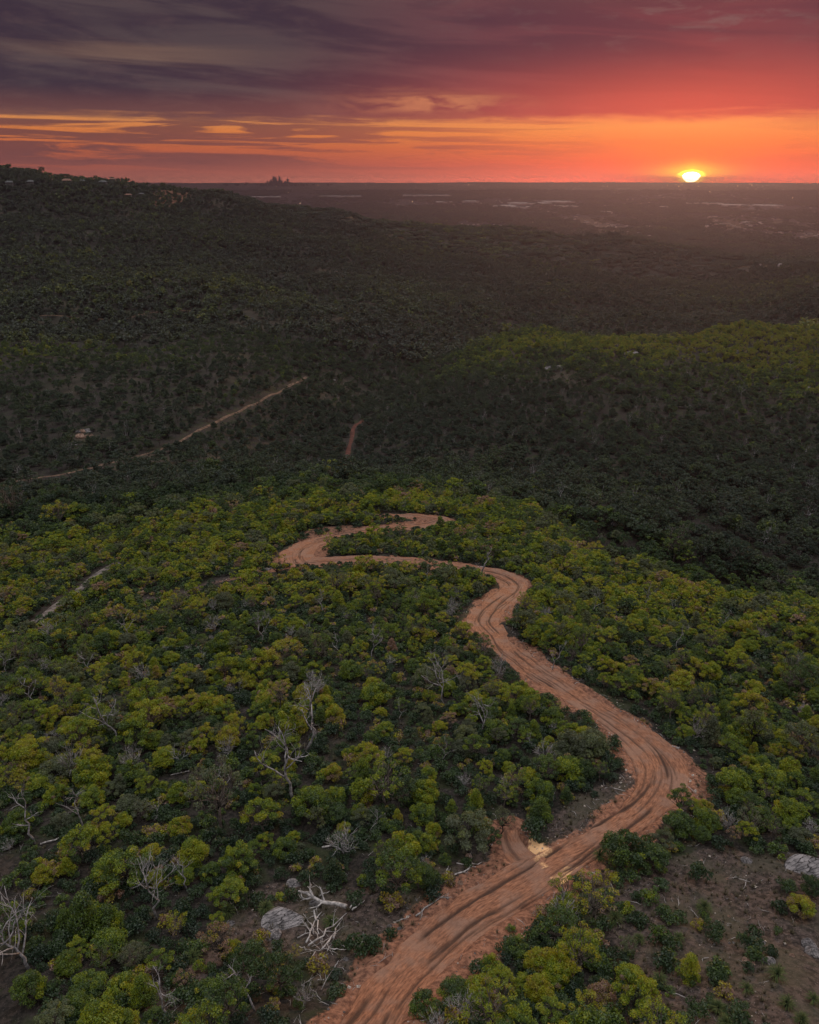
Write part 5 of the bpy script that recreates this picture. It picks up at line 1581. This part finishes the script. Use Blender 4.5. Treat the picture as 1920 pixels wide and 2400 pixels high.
# ------------------------------------------------------------------ warehouses and lights on the plain
def warehouse(px, py, wpx, hpx, lb):
    p = cast(px, py); z = float(mesh_h(*p)[0]); zc = p[1] * CP + (CZ - z) * SP
    W_ = wpx * zc / F; tilt = (CZ - z) / p[1]
    Dp = min(hpx * zc / F / tilt, 420)
    near_ = zc < 4200
    if near_:
        W_ *= .6; Dp = min(Dp, W_ * .7)
    V, Fc = prism([(-4, 1), (3.2, 1), (5.5, .5)] if near_ else [(-4, 1), (9, 1), (11, .9)], W_, Dp)
    root = link('warehouse', new_mesh('warehouse', V, Fc, [M['shed']]), None, (p[0], p[1], z), label=lb, category='warehouse', group='pale roofed warehouses on the plain')
wh = [(1240, 478, 95, 2, 'wide pale warehouse at the left of the industrial strip'), (1305, 474, 60, 3, 'pale warehouse right of the widest one'), (1180, 484, 55, 2, 'low warehouse below the widest one'),
      (1040, 475, 40, 1.5, 'thin pale roof at the far left of the strip'), (1100, 473, 36, 1.5, 'thin pale roof just left of the widest warehouse'), (1220, 487, 50, 1.5, 'lower pale roof under the industrial strip'), (1330, 485, 55, 1.6, 'lower right roof of the left strip'),
      (1642, 478, 84, 1.6, 'long thin roof under the sun'), (1715, 482, 60, 2.4, 'lit pale warehouse right of the sun'), (1792, 483, 50, 2.4, 'bright pale warehouse farthest right'), (1545, 486, 40, 1.4, 'thin roof left below the sun'),
      (1000, 459, 110, 1.4, 'long pale airfield roof near the city'), (800, 461, 100, 1.4, 'long faint strip roof below the city'), (620, 463, 70, 1.3, 'faint pale roof left below the city'),
      (1420, 499, 20, 1.6, 'small pale roof in the suburbs left'), (1280, 547, 22, 2, 'pair of white roofs at the foot of the hills'), (1670, 527, 26, 3, 'pale roof cluster in the right suburbs'), (1645, 532, 20, 2, 'low roof left of the cluster'),
      (1762, 525, 22, 3, 'pale roof right of the cluster'), (1560, 556, 30, 4, 'whitish quarry building in the suburbs'), (1530, 560, 16, 3, 'small building left of the quarry'), (1595, 562, 14, 2.4, 'small building right of the quarry'),
      (1898, 596, 8, 3, 'single white roof near the right edge'), (1828, 624, 14, 2.2, 'white roof low at the right'), (1782, 624, 9, 2.2, 'small bright roof left of the low white one'), (1860, 619, 14, 2, 'pale roof right of the low white one')]
for a in wh:
    warehouse(*a)
rs3 = np.random.RandomState(9)
def specks(name, n_, fpx, fpy, wm, hm, mt, lb, cat):
    V_, F_, o_ = [], [], 0
    for i in range(n_):
        px, py = fpx(), fpy()
        d = (250.0) / max(1e-3, math.tan(math.atan((py - 1200) / F) + PITCH))
        if d < 2000 or d > 24000:
            continue
        v = ray(px, py); v = v / v[1] * d
        z = float(mesh_h(v[0], v[1])[0])
        V, Fc = prism([(-2, 1), (hm, 1)], wm * rs3.uniform(.6, 1.6), wm * rs3.uniform(.6, 1.4)); V += [v[0], v[1], z]
        V_.append(V); F_.append(Fc + o_); o_ += len(V)
    link(name, new_mesh(name, np.vstack(V_), np.vstack(F_), [M[mt]]), kind='stuff', label=lb, category=cat)
specks('suburb_roofs', 900, lambda: rs3.uniform(900, 1930), lambda: rs3.choice([rs3.normal(485, 8), rs3.normal(512, 14), rs3.normal(540, 14)]), 14, 5, 'shed', 'pale suburban roofs scattered over the plain', 'roofs')
specks('town_lights', 44, lambda: rs3.choice([rs3.uniform(620, 1000), rs3.uniform(1000, 1900), rs3.uniform(1560, 1800)]), lambda: rs3.normal(478, 9), 5, 8, 'lamp', 'small warm lights of the towns on the plain', 'lights')

# ------------------------------------------------------------------ haze
me = D.meshes.new('haze')
x0, x1, y0, y1, z0, z1 = -24000, 24000, -24000, 24000, float(GZS.min()) - 3, CZ + HZ_TOP
me.from_pydata([(x0, y0, z0), (x1, y0, z0), (x1, y1, z0), (x0, y1, z0), (x0, y0, z1), (x1, y0, z1), (x1, y1, z1), (x0, y1, z1)], [],
               [(3, 2, 1, 0), (4, 5, 6, 7), (0, 1, 5, 4), (1, 2, 6, 5), (2, 3, 7, 6), (3, 0, 4, 7)])
hm, g = mat('haze_air')
pv_ = g.n('ShaderNodeVolumePrincipled')
pv_.inputs['Color'].default_value = (.104, .090, .142, 1)
pv_.inputs['Density'].default_value = HZ_DENS
pv_.inputs['Anisotropy'].default_value = .70
o = g.n('ShaderNodeOutputMaterial'); g.link(pv_.outputs[0], o.inputs['Volume'])
me.materials.append(hm)
link('haze', me, kind='stuff', label='thin dusk haze filling the whole landscape', category='haze')
